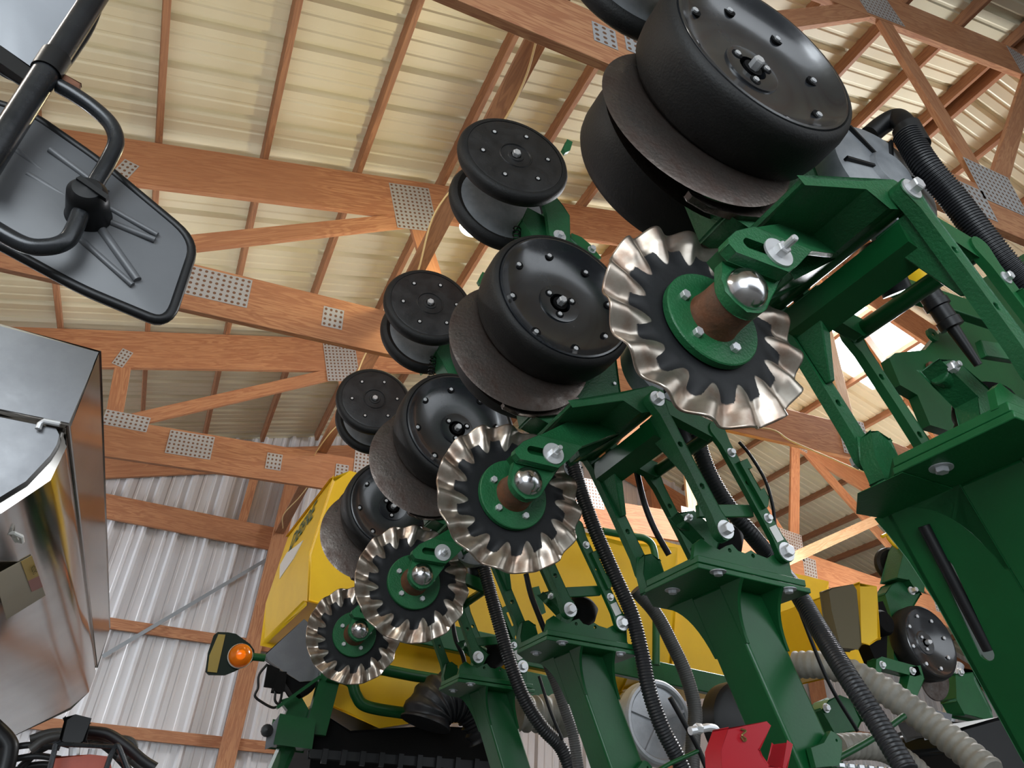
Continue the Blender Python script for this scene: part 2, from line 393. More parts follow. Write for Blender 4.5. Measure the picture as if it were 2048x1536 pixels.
def plate(root, x, z, w_, h, rot, yf, pitch=.034):
    mb = MB(); c = Vector((x, yf, z)); u = Vector((math.cos(rot), 0, math.sin(rot))); v = Vector((-math.sin(rot), 0, math.cos(rot)))
    for sy in (0,):
        a, b = u*w_/2, v*h/2; t = Vector((0, -.0015, 0))
        nx, nz = max(2, round(w_/pitch)), max(2, round(h/pitch))
        vs = [c-a-b, c+a-b, c+a+b, c-a+b]; vs = vs+[q_+t for q_ in vs]
        uvf = [(0, 0), (nx, 0), (nx, nz), (0, nz)]; z4 = [(0, 0)]*4
        mb.add(vs, [(4, 5, 6, 7), (3, 2, 1, 0), (0, 1, 5, 4), (1, 2, 6, 5), (2, 3, 7, 6), (3, 0, 4, 7)], [uvf, uvf, z4, z4, z4, z4])
    build('nail_plate', mb, M_PLATE, root, sm=0)
def truss(yu, label, plates=True):
    Y = yu*S; root = empty('roof_truss', (CX*S, Y, bot_lo(CX)*S+ZC), label, 'roof truss', 'wooden roof trusses')
    T = .038
    def P(x, z): return Vector((x*S, Y, z*S+ZC))
    def member(name, a, b, wd, m=M_WOOD, dy=0):
        a, b = P(*a), P(*b); a.y += dy; b.y += dy; d = (b-a).normalized()
        build(name, MB().beam(a, b, d.cross(Vector((0, 1, 0)))*wd, (0, T if 'chord' in name else T-.006, 0)), m, root, bevel=.002)
    hw = (.102*S)*.953; hb = .088*S
    for s_ in (1, -1):
        X = lambda x: x if s_ == 1 else 2*CX-x
        member('top_chord', (X(EAVE), (top_lo(X(EAVE))+top_up(X(EAVE)))/2), (X(CX), (top_lo(CX)+top_up(CX))/2), hw)
        member('bottom_chord', (X(EAVE+.05), (bot_lo(EAVE+.05)+bot_up(EAVE))/2), (X(CX), (bot_lo(CX)+bot_up(CX))/2), hb)
        # webs
        for a, b, wd in (((-.283, .93), (-.252, .755), .117), ((-.215, .765), (.19, 1.025), .11), ((.195, 1.04), (.297, .79), .12),
                       ((.30, .80), (.80, 1.26), .125), ((.80, 1.26), (.90, .82), .13), ((.90, .84), (CX-.01, 1.38), .11)):
            member('web', (X(a[0]), a[1]), (X(b[0]), b[1]), wd, dy=.0 if s_ == 1 else .0005)
        yf = Y-T/2-.001
        for x, z, w_, h, r in ((-.227, .757, .088, .036, .05), (-.282, .905, .024, .045, -.2), (.19, 1.055, .083, .112, .30),
                              (-.090, .736, .092, .056, .08), (.090, .742, .034, .04, .08), (.245, .757, .03, .035, .08), (.297, .79, .055, .075, .08),
                              (.80, 1.265, .10, .075, .30), (.91, .862, .10, .085, .08), (.845, .80, .05, .06, .08)):
            plate(root, X(x)*S, z*S+ZC, w_*S, h*S, r*s_, yf)
    member('web', (CX, .86), (CX, 1.40), .12, M_WOODL)
    plate(root, CX*S, .845*S+ZC, .085*S, .10*S, 0, Y-T/2-.001); plate(root, CX*S, 1.40*S+ZC, .11*S, .09*S, 0, Y-T/2-.001)
    return root
truss(.385, 'wooden truss nearest the camera, crossing the top edge behind the nearest large wheel')
truss(1.0, 'second wooden truss from the camera, its top chord passing behind the highest small wheel')
truss(1.59, 'third wooden truss from the camera, last full truss before the white gable wall')
# lateral brace with the cable, on the bottom chords
xb = .19; zb = (bot_up(xb)*S+ZC)-.36
mb = MB().beam((xb*S, -1.5, bot_up(xb)*S+ZC+.021), (xb*S, YW-.15, bot_up(xb)*S+ZC+.021), (.09, 0, 0), (0, 0, .038))
tag(build('lateral_brace', mb, M_WOOD2, bevel=.002), 'long flat wooden brace laid across the trusses with a loose cable along it', 'brace')
pts = []
yy = -1.4; i = 0
while yy < YW-.3:
    pts.append((xb*S-.01+.05*math.sin(i*1.9), yy, bot_up(xb)*S+ZC-.012-(.03 if i % 3 == 1 else 0))); yy += .45; i += 1
tag(build('cable', MB().tube(smooth(pts), .005, 8), M_WIRE), 'cream cable hanging along the underside of the lateral brace', 'cable')
# second brace, bar between trusses on the right
p, q = W(1572, 1122, 5.55), W(1800, 1018, 5.55); d = (q-p).normalized()
tag(build('diagonal_brace', MB().beam(p, q+(q-p)*.3, d.cross(Vector((0, 1, 0)))*.11, (0, .038, 0)), M_WOODL, bevel=.002), 'pale wooden diagonal brace beyond the green post, right of the ribbed black hose', 'brace')
pts = [W(1440, 838, 3.45), W(1556, 846, 3.45), W(1600, 870, 3.45), W(1680, 905, 3.45), W(1740, 930, 3.45), W(1820, 950, 3.45)]
tag(build('cable', MB().tube(smooth([v+Vector((0, .1, 0)) for v in pts]), .007, 8), M_WIRE), 'cream cable stapled along the right bottom chord of the second truss', 'cable')
# ceiling lamp
L0 = W(946, 455, 3.05)
lp = empty('ceiling_lamp', L0+Vector((0, 0, .12)), 'round glowing lamp hanging under the roof beside the highest small wheel', 'lamp')
build('bulb', MB().lathe(L0, [(0, -.055), (.035, -.045), (.055, -.01), (.05, .03), (.02, .07)], (0, 0, 1), 24), emis('lamp_glow', '#fff3c8', 9), lp)
build('lamp_shade', MB().lathe(L0+Vector((0, 0, .02)), [(.085, -.02), (.08, 0), (.03, .07), (.02, .12)], (0, 0, 1), 24), M_GREY, lp)
zr = (top_up(L0.x/S)+PUR)*S+ZC
build('stem', MB().tube([L0+Vector((0, 0, .1)), (L0.x, L0.y, zr)], .012, 8), M_BLK, lp)
ll = light('ceiling_lamp_glow', 'POINT', L0+Vector((0, 0, -.12)), 14, (1, .86, .5), .06)
# translucent roof panels on the right slope
xs = ((1.40, 1.575), (1.585, 1.80))
k = 0
for a, b in xs:
    mb = MB(); za, zb_ = (top_up(a)+PUR)*S+ZC-.008, (top_up(b)+PUR)*S+ZC-.008
    mb.add([(a*S, 3.72, za), (b*S, 3.72, zb_), (b*S, 4.70, zb_), (a*S, 4.70, za), (a*S, 3.72, za+.004), (b*S, 3.72, zb_+.004), (b*S, 4.70, zb_+.004), (a*S, 4.70, za+.004)],
           [(0, 3, 2, 1), (4, 5, 6, 7), (0, 1, 5, 4), (1, 2, 6, 5), (2, 3, 7, 6), (3, 0, 4, 7)])
    k += 1; struct('window_%d' % k, mb, emis('skylight_%d' % k, '#ffffff', 6), sm=0)

# ---------------------------------------------------------------- the row units (measured on the second one, y of its centre = 1.455)
YC = 1.455; ST = .762
def rp(pts, y): return [XZ(a, b, y) for a, b in pts]
def ctr(pts):
    x = sum(p[0] for p in pts)/len(pts); z = sum(p[1] for p in pts)/len(pts); return x, z
def ring(c, r, n=14, r2=None, rot=0):
    r2 = r2 or r
    return [(c[0]+r*math.cos(2*PI*i/n)*math.cos(rot)-r2*math.sin(2*PI*i/n)*math.sin(rot), c[1]+r*math.cos(2*PI*i/n)*math.sin(rot)+r2*math.sin(2*PI*i/n)*math.cos(rot)) for i in range(n)]
def capsule(a, b, r, n=8):
    a, b = Vector(a), Vector(b); d = (b-a).normalized(); an = math.atan2(d.y, d.x); out = []
    for i in range(n+1): t = an+PI/2+PI*i/n; out.append((a.x+r*math.cos(t), a.y+r*math.sin(t)))
    for i in range(n+1): t = an-PI/2+PI*i/n; out.append((b.x+r*math.cos(t), b.y+r*math.sin(t)))
    return out
def wheel(mbt, mbr, mbb, c, side):
    "gauge wheel: c = lip centre, side=-1 faces the camera, +1 faces away"
    ax = (0, -side, 0)   # profile height grows inward
    if side == 1: ax = (0, -1, 0)
    else: ax = (0, 1, 0)
    mbt.lathe(c, [(.190, .004), (.194, -.001), (.202, .001), (.209, .012), (.2125, .03), (.212, .08), (.207, .108), (.196, .122), (.17, .126), (.03, .126)], ax, 72)
    mbr.lathe(c, [(.03, .05), (.03, .034), (.056, .034), (.059, .0345), (.060, .038), (.063, .038), (.09, .037), (.115, .034), (.135, .029), (.150, .0235), (.163, .0160), (.174, .007), (.181, .000), (.185, -.003), (.190, -.002), (.192, .006)], ax, 72)
def onz(px, py, z):
    d = W(px, py, 1)-CAM; return CAM+d*((z-CAM.z)/d.z)
def make_row():
    root = bpy.data.objects.new('row_unit', None); C.objects.link(root); root.location = (1.2, YC, .60+ZC); root.empty_display_size = .05
    z = ZC
    # --- coulter
    cc = Vector((.640, 1.486, .748+z)); R = .190; NF = 15; na = 360; mb = MB(); vs = []; wv = []
    rad = [.03, .08, .10]+[.104+(R-.104)*i/26 for i in range(27)]; nr = len(rad)
    for i, r in enumerate(rad):
        for k in range(na):
            a = 2*PI*k/na; t = max(0, (r-.112)/(R-.112)); am = .0100*min(1, t*1.6)**1.3
            ph = NF*(a+1.6*(r-.11)); h = -am*math.sin(ph); rr = r*(1+.010*(t**3)*math.cos(NF*a))
            vs.append((cc.x+rr*math.cos(a), cc.y+h, cc.z+rr*math.sin(a)))
            wv.append((r-(.148-.030*max(0, math.sin(ph))**.55+.003*math.sin(a*3+1)))*40+.5)
    for i in range(nr-1):
        for k in range(na):
            k2 = (k+1) % na; q = (i*na+k, i*na+k2, (i+1)*na+k2, (i+1)*na+k)
            mb.f.append(q); mb.uv[len(mb.f)-1] = [(wv[j], 0) for j in q]
    mb.v = vs
    blade = build('coulter_blade', mb, M_COULT, root, sm=60)
    so = blade.modifiers.new('solid', 'SOLIDIFY'); so.thickness = .004; so.offset = 0
    hc = Vector((.640, 1.476, .746+z))
    build('hub_flange', MB().lathe(hc, [(.0, -.010), (.086, -.010), (.088, -.008), (.088, .004), (0, .006)], (0, 1, 0), 48), M_GREENC, blade)
    mb = []
    for i in range(5):
        a = 2*PI*i/5+math.radians(14); mb.append(MB().bolt((hc.x+.060*math.cos(a), hc.y-.010, hc.z+.060*math.sin(a)), .0085, .009))
    each('flange_bolt', mb, M_ZINC, blade, sm=20)
    build('hub_barrel', MB().lathe(hc, [(.050, .0), (.045, -.012), (.0425, -.03), (.041, -.078), (.038, -.083), (.0, -.083)], (0, 1, 0), 40), M_RUST, blade, label='rust brown hub barrel')
    build('hub_cap', MB().lathe(hc, [(.036, -.081), (.036, -.088), (.033, -.097), (.026, -.106), (.014, -.113), (0, -.115)], (0, 1, 0), 36), M_CHROME, blade, sm=60)
    # --- coulter bracket
    y = 1.36
    hx, hz_ = .640, .746+z
    arm = [(hx+.043*math.cos(t), hz_+.043*math.sin(t)) for t in [math.radians(q_) for q_ in range(175, 336, 15)]]
    arm += rp([(1088, 975), (1116, 936), (1040, 905), (1027, 912), (1020, 940)], 1.405)
    br = build('coulter_bracket', MB().prism(arm, 1.391, 1.408), M_GREENC, root, bevel=.003)
    slot = capsule(XZ(1062, 900, y), XZ(1102, 908, y), .0105)
    face = rp([(1030, 906), (1031, 897), (1046, 883), (1078, 870), (1163, 893), (1137, 920), (1117, 936), (1040, 917)], y)
    build('slotted_plate', MB().prism(face, y, y+.022, [slot]), [M_GREENC], br, bevel=.0022)
    lug = rp([(1032, 900), (1046, 886), (1078, 873), (1160, 895), (1118, 934), (1042, 916)], y)
    build('plate_web', MB().prism(lug, y+.022, y+.055), M_GREEND, br)
    nb = Vector((.689, y, .818+z))
    build('slot_washer', MB().lathe(nb, [(.027, 0), (.027, -.004), (.01, -.004)], (0, 1, 0), 30), M_ZINC, br)
    build('slot_bolt', MB().bolt(nb+Vector((0, -.004, 0)), .0125, .014, stud=.022), M_ZINC, br, sm=20)
    # bent upper web of the bracket
    A, B = W(1078, 871, y), W(1163, 893, y); D, E_ = W(1182, 820, 1.42), W(1236, 866, 1.42)
    t = Vector((.004, .012, 0)); mb = MB()
    mb.add([A, B, E_, D, A+t, B+t, E_+t, D+t], [(0, 1, 2, 3), (7, 6, 5, 4), (0, 4, 5, 1), (1, 5, 6, 2), (2, 6, 7, 3), (3, 7, 4, 0)])
    mb.prism(rp([(1182, 820), (1196, 812), (1240, 817), (1258, 826), (1252, 848), (1236, 866)], 1.42), 1.42, 1.434)
    build('bent_arm', mb, M_GREENC, root, sm=25, bevel=.0015)
    build('arm_bolt', MB().bolt(W(1238, 846, 1.42), .011, .012, stud=.014), M_ZINC, root, sm=20)
    # --- frame casting + shank
    mb = MB()
    mb.prism(rp([(1140, 803), (1170, 797), (1241, 785), (1305, 774), (1325, 783), (1330, 800), (1318, 812), (1300, 820), (1283, 823), (1246, 803), (1146, 812)], 1.295), 1.295, 1.60)
    build('frame_casting', mb, M_GREENC, root, bevel=.004)
    build('frame_web', MB().prism(rp([(1146, 806), (1240, 792), (1300, 815), (1240, 868), (1170, 905), (1150, 860)], 1.42), 1.44, 1.50), M_GREENC, root, bevel=.004)
    sh = [(.66, .95+z), (.76, .93+z), (.90, .99+z), (.93, 1.05+z), (.92, 1.16+z), (.90, 1.40+z), (.86, 1.55+z), (.72, 1.66+z), (.62, 1.68+z), (.60, 1.62+z), (.68, 1.50+z), (.66, 1.38+z), (.60, 1.15+z)]
    build('shank', MB().prism(sh, 1.425, 1.495), M_GREENC, root, bevel=.004)
    build('shank_bolt', MB().bolt(W(1228, 768, 1.425), .006, .005), M_ZINC, root, sm=20)
    # side rail to the rear links
    rl = rp([(1322, 795), (1335, 800), (1438, 848), (1448, 862), (1430, 872), (1340, 828)], 1.30)
    each('side_rail', [MB().prism(rl, 1.305, 1.33), MB().prism(rl, 1.57, 1.595)], M_GREEN, root, bevel=.003)
    # --- parallel links
    P0 = Vector((.932, 0, .997+z)); P1 = Vector((1.100, 0, .684+z)); Q0 = Vector((1.144, 0, .985+z)); Q1 = Vector((1.312, 0, .683+z))
    def link(a, b, y0, y1, r0, r1, name, holes=(.36, .68), m=M_GREENC):
        d = (b-a).normalized(); nn = Vector((-d.z, 0, d.x)); L = (b-a).length
        out = []
        for i in range(9): t = PI/2+PI*i/8; v = a+r0*(math.cos(t)*d+math.sin(t)*nn); out.append((v.x, v.z))
        for fr, r in ((.12, r0*.66), (.5, r0*.62), (.88, r1*.7)): v = a+d*L*fr-nn*r; out.append((v.x, v.z))
        for i in range(9): t = -PI/2+PI*i/8; v = b+r1*(math.cos(t)*d+math.sin(t)*nn); out.append((v.x, v.z))
        for fr, r in ((.88, r1*.7), (.5, r0*.62), (.12, r0*.66)): v = a+d*L*fr+nn*r; out.append((v.x, v.z))
        hs = [ring((a.x+d.x*L*h, a.z+d.z*L*h), .0068, 12) for h in holes]
        return build(name, MB().prism(out, y0, y1, hs), m, root, bevel=.002)
    link(P0, P1, 1.268, 1.290, .024, .025, 'parallel_link')
    link(P0, P1, 1.60, 1.622, .026, .025, 'parallel_link')
    link(Q0, Q1, 1.300, 1.316, .026, .026, 'parallel_link', (.2, .45, .75), M_GREEN)
    link(Q0, Q1, 1.60, 1.616, .024, .026, 'parallel_link', (.3, .7), M_GREEN)
    # flared inner webs of the front links
    for ya, yb, s_ in ((1.290, 1.36, 1), (1.60, 1.50, -1)):
        mb = MB(); d = (P1-P0).normalized(); nn = Vector((-d.z, 0, d.x))
        a0 = P0+d*.03-nn*.012; a1 = P0+d*.03+nn*.02; b0 = P0+d*.20-nn*.006; b1 = P0+d*.20+nn*.012
        g = Vector((0, 1, 0))
        vs = [a0+g*ya, a0+g*yb, a1+g*yb, a1+g*ya, b0+g*ya, b0+g*(ya+.012*s_), b1+g*(ya+.012*s_), b1+g*ya]
        mb.add(vs, [(0, 1, 2, 3), (7, 6, 5, 4), (0, 4, 5, 1), (1, 5, 6, 2), (2, 6, 7, 3), (3, 7, 4, 0)])
        build('link_flare', mb, M_GREENC, root, bevel=.003)
    mb = MB().tube([(P0.x, 1.275, P0.z), (P0.x, 1.615, P0.z)], .023, 20)
    d = (P1-P0).normalized(); c = P0+d*.075
    mb.prism([(c.x-.03, c.z+.03), (c.x+.02, c.z+.012), (c.x+.03, c.z-.03), (c.x-.02, c.z-.012)], 1.31, 1.60)
    build('link_cross_shaft', mb, M_GREEND, root)
    build('link_cross_shaft', MB().tube([(Q0.x, 1.31, Q0.z), (Q0.x, 1.605, Q0.z)], .018, 16), M_GREEND, root)
    c = P0.lerp(P1, .78); e = Q0.lerp(Q1, .62)
    build('cross_plate', MB().beam((c.x+.01, 1.33, c.z-.005), (e.x, 1.33, e.z-.01), (0, 0, .034), (0, .012, 0)), M_GREEN, root, bevel=.002)
    for yy, l_ in ((1.268, 1), (1.622, -1)):
        build('pivot_bolt', MB().bolt((P0.x, yy, P0.z), .0135, .016, (0, -l_, 0), washer=.021), M_ZINC, root, sm=20)
        build('pivot_bolt', MB().bolt((P1.x, yy, P1.z), .0145, .015, (0, -l_, 0), washer=.023), M_ZINC, root, sm=20)
    build('pivot_bolt', MB().bolt((Q1.x, 1.300, Q1.z), .0150, .014, washer=.024), M_ZINC, root, sm=20)
    for h in (.2, .74):
        v = Q0.lerp(Q1, h); build('link_bolt', MB().bolt((v.x, 1.300, v.z), .009, .010, washer=.013), M_ZINC, root, sm=20)
    v = Q0.lerp(Q1, .86); d = (Q1-Q0).normalized()
    build('paper_tag', MB().beam(Vector((v.x, 1.2985, v.z))-d*.02, Vector((v.x, 1.2985, v.z))+d*.02, d.cross(Vector((0, 1, 0)))*.026, (0, .001, 0)), M_WHITE, root, sm=0)
    # bracket plate riding on the rear link
    c = Q0.lerp(Q1, .42); n2 = d.cross(Vector((0, 1, 0)))
    if n2.x < 0: n2 = -n2
    mb = MB()
    def LP(a, b): v = Q0+d*a+n2*b; return (v.x, v.z)
    mb.prism([LP(.10, .0), (LP(.10, .032)), LP(.125, .032), LP(.125, .018), LP(.185, .018), LP(.185, .032), LP(.21, .032), LP(.23, .01), LP(.23, 0)], 1.290, 1.2995)
    build('latch_plate', mb, M_GREEN, root, bevel=.0015)
    # down force spring box : rubber air bag and knuckle
    build('air_bag', MB().lathe((1.235, 1.455, .715+z), [(0, -.075), (.035, -.075), (.05, -.06), (.052, -.02), (.045, 0), (.053, .02), (.052, .06), (.035, .075), (0, .075)], (.35, 0, .94), 28), M_BLK2, root, sm=50)
    kx = XZ(1352, 1043, 1.50)
    build('knuckle', MB().tube([(P1.x-.01, 1.42, P1.z+.075), (P1.x+.09, 1.42, P1.z+.06)], .02, 14).prism([(P1.x-.03, P1.z+.085), (P1.x+.02, P1.z+.10), (P1.x+.10, P1.z+.05), (P1.x+.06, P1.z-.02), (P1.x+.03, P1.z-.03), (P1.x+.04, P1.z+.03)], 1.40, 1.44), M_GREENC, root, bevel=.003)
    build('knuckle_bolt', MB().bolt((P1.x-.005, 1.40, P1.z+.075), .011, .012, stud=.008), M_ZINC, root, sm=20)
    # --- mounting head
    sc = rp([(1396, 1112), (1399, 1082), (1412, 1072), (1430, 1086), (1449, 1095), (1462, 1087), (1474, 1084), (1486, 1097), (1500, 1102), (1512, 1096), (1524, 1104), (1545, 1112), (1560, 1104), (1582, 1112), (1592, 1140), (1608, 1166), (1602, 1170), (1404, 1118)], 1.30)
    hs = [ring(XZ(1469, 1096, 1.30), .0055, 10), ring(XZ(1516, 1107, 1.30), .0055, 10)]
    mh = build('mounting_head', MB().prism(sc, 1.318, 1.330, hs), M_GREEN, root, bevel=.002)
    def slab(pts, za, zb): n = len(pts); return MB().add([(p_[0], p_[1], za) for p_ in pts]+[(p_[0], p_[1], zb) for p_ in pts], [tuple(range(n-1, -1, -1)), tuple(range(n, 2*n))]+[(i, (i+1) % n, n+(i+1) % n, n+i) for i in range(n)])
    for o_, za, zb in ((.0, .605, .622), (.006, .588, .601)): build('head_plate', slab([(1.040-o_, 1.303-o_), (1.362+o_, 1.303-o_), (1.362+o_, 1.60), (1.12-o_, 1.60), (1.040-o_, 1.515)], za+z, zb+z), M_GREEN, mh, bevel=.002)
    build('head_side', MB().box((1.33, 1.33, .62+z), (1.35, 1.53, .69+z)), M_GREEN, mh, bevel=.004)
    ear = [(1.075, .712+z), (1.10, .718+z), (1.125, .708+z), (1.135, .675+z), (1.165, .655+z), (1.20, .655+z), (1.205, .62+z), (1.08, .615+z), (1.068, .66+z)]
    build('head_ear', MB().prism(ear, 1.572, 1.598), M_GREENC, mh, bevel=.004)
    each('head_bolt', [MB().bolt(p_, .011, .008, (0, 0, -1), washer=.019) for p_ in [onz(1436, 1143, .588+z), onz(1577, 1178, .588+z), onz(1345, 1180, .588+z)]], M_GREY, mh, sm=20)
    # --- post
    SLP = .44; D_ = Vector((SLP, 0, -1)); a = Vector((1.1545, 0, .590+z)); wd = .128; mb = MB(); t1 = 1.30
    v0, v1 = a, a+D_*t1; y0, y1 = 1.37, 1.492
    mb.add([(v0.x, y0, v0.z), (v0.x+wd, y0, v0.z), (v0.x+wd, y1, v0.z), (v0.x, y1, v0.z), (v1.x, y0, v1.z), (v1.x+wd, y0, v1.z), (v1.x+wd, y1, v1.z), (v1.x, y1, v1.z)],
           [(3, 2, 1, 0), (4, 5, 6, 7), (0, 1, 5, 4), (1, 2, 6, 5), (2, 3, 7, 6), (3, 0, 4, 7)])
    post = build('post', mb, M_GREEND, root, bevel=.008, label='dark green square tube post')
    def cv(p0, p1, p2, n=7): return [((1-t)**2*p0[0]+2*t*(1-t)*p1[0]+t*t*p2[0], (1-t)**2*p0[1]+2*t*(1-t)*p1[1]+t*t*p2[1]) for t in [i/n for i in range(n+1)]]
    def web(prof, yb, X0):
        pl = [(X0+(.590+z-b_)*SLP, a_, b_) for a_, b_ in prof]+[(X0+(.590+z-prof[-1][1])*SLP, yb, prof[-1][1]), (X0+(.590+z-prof[0][1])*SLP, yb, prof[0][1])]
        n = len(pl); t1 = tessellate_polygon([[Vector((p_[1], p_[2], 0)) for p_ in pl]])
        build('gusset', MB().add(pl+[(p_[0]+.008, p_[1], p_[2]) for p_ in pl], [tuple(t) for t in t1]+[tuple(k_+n for k_ in reversed(t)) for t in t1]+[(i, (i+1) % n, n+(i+1) % n, n+i) for i in range(n)]), M_GREEND, post, bevel=.0015)
    nearp = cv((1.297, .588+z), (1.360, .545+z), (1.368, .462+z), 9); farp = cv((1.595, .588+z), (1.51, .56+z), (1.494, .45+z), 9)
    for X0 in (1.1545, 1.1545+wd-.008): web(nearp, 1.375, X0); web(farp, 1.485, X0)
    mb = MB(); sk = []
    for a_, b_ in farp:
        x_ = 1.1545+(.590+z-b_)*SLP; sk += [(x_, a_, b_), (x_+wd, a_, b_)]
    mb.add(sk, [(2*i, 2*i+1, 2*i+3, 2*i+2) for i in range(len(sk)//2-1)]); o_ = build('post_skirt', mb, M_GREEND, post); so = o_.modifiers.new('solid', 'SOLIDIFY'); so.thickness = .006
    build('post_tab', MB().prism(rp([(1612, 1497), (1638, 1487), (1652, 1463), (1662, 1468), (1674, 1482), (1674, 1505), (1668, 1532), (1622, 1536)], 1.36), 1.345, 1.36, [ring(XZ(1663, 1482, 1.36), .0035, 8)]), M_GREEND, post, bevel=.0015)
    # --- gauge wheels
    for s_, yl in ((-1, 1.288), (1, 1.614)):
        mt, mr, mbb = MB(), MB(), MB(); c = Vector((.682, yl, 1.252+z)); wheel(mt, mr, mbb, c, s_)
        dd = -1 if s_ == -1 else 1
        gw = build('gauge_wheel', mr, M_RIM, root, sm=30)
        build('tire', mt, M_RUB, gw, sm=50)
        cups = []; bl = []
        for i in range(8):
            a = 2*PI*i/8+.28; rr = .149; yy = yl-dd*.0240
            v = Vector((c.x+rr*math.cos(a), yy, c.z+rr*math.sin(a)))
            cups.append(MB().lathe(v, [(.0, .0006), (.0135, .0012), (.0135, -.004)], (0, dd, 0), 16)); bl.append(MB().bolt(v-Vector((0, dd*-.001, 0)), .0066, .004, (0, dd, 0)))
        for i in range(3):
            a = 2*PI*i/3+.5; v = Vector((c.x+.039*math.cos(a), yl-dd*.034, c.z+.039*math.sin(a)))
            cups.append(MB().lathe(v, [(.0, .0006), (.0115, .0012), (.0115, -.004)], (0, dd, 0), 16)); bl.append(MB().bolt(v-Vector((0, dd*-.001, 0)), .0066, .004, (0, dd, 0)))
        v = Vector((c.x, yl-dd*.034, c.z)); cups.append(MB().lathe(v, [(.0, .0008), (.020, .0012), (.020, -.004)], (0, dd, 0), 20))
        bl.append(MB().bolt(v+Vector((0, dd*.001, 0)), .0115, .020, (0, dd, 0)))
        each('bolt_recess', cups, M_BLK2, gw, sm=40); each('wheel_bolt', bl, M_ZINC, gw, sm=20)
    # --- opener discs
    for s_ in (-1, 1):
        ax = Vector((-.05, -1, .03)) if s_ == -1 else Vector((-.05, 1, .03))
        build('opener_disc', MB().lathe((.612, 1.407, 1.142+z) if s_ == -1 else (.632, 1.45, 1.165+z), [(0, .003), (.10, .003), (.190, .002), (.199, 0), (.190, -.002), (0, -.003)], ax, 72), M_DISC, root, sm=25)
    scp = rp([(994, 819), (1030, 827), (1056, 829), (1088, 825), (1112, 814), (1134, 806), (1143, 808), (1151, 818), (1140, 830), (1121, 840), (1072, 845), (1023, 838), (998, 826)], 1.45)
    build('scraper', MB().prism(scp, 1.415, 1.428), M_DISC, root, bevel=.0015)
    build('scraper_arm', MB().prism(rp([(1112, 814), (1150, 806), (1190, 800), (1180, 826), (1140, 832), (1118, 836)], 1.46), 1.45, 1.48), M_RUST, root, bevel=.002)
    # --- closing wheels
    for s_, c, ax in ((-1, Vector((.520, 1.308, 1.742+z)), Vector((-.10, -1, .02))), (1, Vector((.56, 1.535, 1.74+z)), Vector((.0, 1, .0)))):
        cw = build('closing_wheel', MB().lathe(c, [(.150, -.004), (.147, .000), (.140, .0015), (.052, .0015), (.050, .004), (.047, .004), (.045, .0), (.026, .0), (.024, .003), (.016, .003), (.014, -.004), (0, -.004)], ax, 64), M_RIM2, root, sm=28)
        build('tire', MB().lathe(c, [(.148, .001), (.156, .001), (.165, -.004), (.171, -.014), (.172, -.028), (.166, -.042), (.154, -.048), (.140, -.040)], ax, 64), M_RUB, cw, sm=50)
        build('inner_cone', MB().lathe(c, [(.139, -.0405), (.12, -.046), (.06, -.060), (.03, -.062), (0, -.062)], ax, 48), M_METER, cw, sm=40)
        u = ax.normalized(); a_ = u.orthogonal().normalized(); b_ = u.cross(a_); cups, bl = [], []
        for i in range(6):
            t = 2*PI*i/6+.5; v = c+.103*(math.cos(t)*a_+math.sin(t)*b_)+u*.0018
            cups.append(MB().lathe(v, [(.0095, -.002), (.0095, .0004), (0, .0006)], u, 16)); bl.append(MB().bolt(v, .0058, .003, u))
        bl.append(MB().bolt(c+u*.002, .0125, .014, u))
        each('bolt_recess', cups, M_BLK2, cw, sm=40); each('wheel_bolt', bl, M_ZINC, cw, sm=20)
    # closing wheel arm
    ca = rp([(1087, 409), (1098, 398), (1110, 392), (1126, 412), (1139, 432), (1140, 480), (1146, 500), (1118, 520), (1104, 476), (1098, 470), (1093, 428)], 1.40)
    each('closing_arm', [MB().prism(ca, 1.40, 1.412), MB().prism(ca, 1.485, 1.497)], M_GREENC, root, bevel=.002)
    build('arm_channel', MB().prism(rp([(1112, 400), (1126, 412), (1139, 432), (1140, 480), (1146, 500), (1134, 505), (1130, 470), (1126, 436)], 1.40), 1.411, 1.486), M_GREENC, root, bevel=.002)
    build('closing_spring', MB().tube([(.60+.012*math.cos(i*.9), 1.455+.012*math.sin(i*.9), 1.62+z-.0022*i) for i in range(70)], .0022, 6), M_BLK, root)
    each('arm_bolt', [MB().bolt(W(1119, 472, 1.40), .011, .012, washer=.021), MB().bolt(W(1183, 500, 1.45), .011, .012, washer=.014)], M_ZINC, root, sm=20)
    build('handle', MB().prism(rp([(1128, 309), (1123, 301), (1132, 283), (1142, 288), (1137, 305)], 1.45), 1.44, 1.455), M_GREENC, root, bevel=.001)
    # guide arc behind the arm
    build('arm_gusset', MB().prism(rp([(1140, 470), (1160, 478), (1180, 495), (1200, 520), (1140, 540)], 1.46), 1.45, 1.47), M_GREEN, root)
    # --- vacuum meter
    mc = Vector((1.08, 1.385, 1.235+z))
    mt = build('seed_meter', MB().lathe(mc, [(0, -.02), (.05, -.02), (.055, -.01), (.125, -.006), (.138, .0), (.141, .02), (.136, .06), (.10, .09), (0, .095)], (0, 1, 0), 48), M_METER, root, sm=40, bevel=0)
    for i in range(6):
        t = i*PI/3+.2; u = Vector((math.cos(t), 0, math.sin(t))); build('meter_rib', MB().beam(mc+u*.05-Vector((0, .01, 0)), mc+u*.13-Vector((0, .008, 0)), (0, .012, 0), u.cross(Vector((0, 1, 0)))*.006), M_BLK, mt)
    build('meter_drive', MB().lathe(mc+Vector((.05, .10, -.08)), [(.03, 0), (.045, .02), (.05, .06), (.03, .09), (.03, .12)], (.5, .2, -.8), 20), M_BLK, root, sm=40)
    return root
row = make_row()
RL = 'green planter row unit with '
tag(row, RL+'coulter at the centre of the photo, second from the camera', 'planter row unit', 'planter row units')
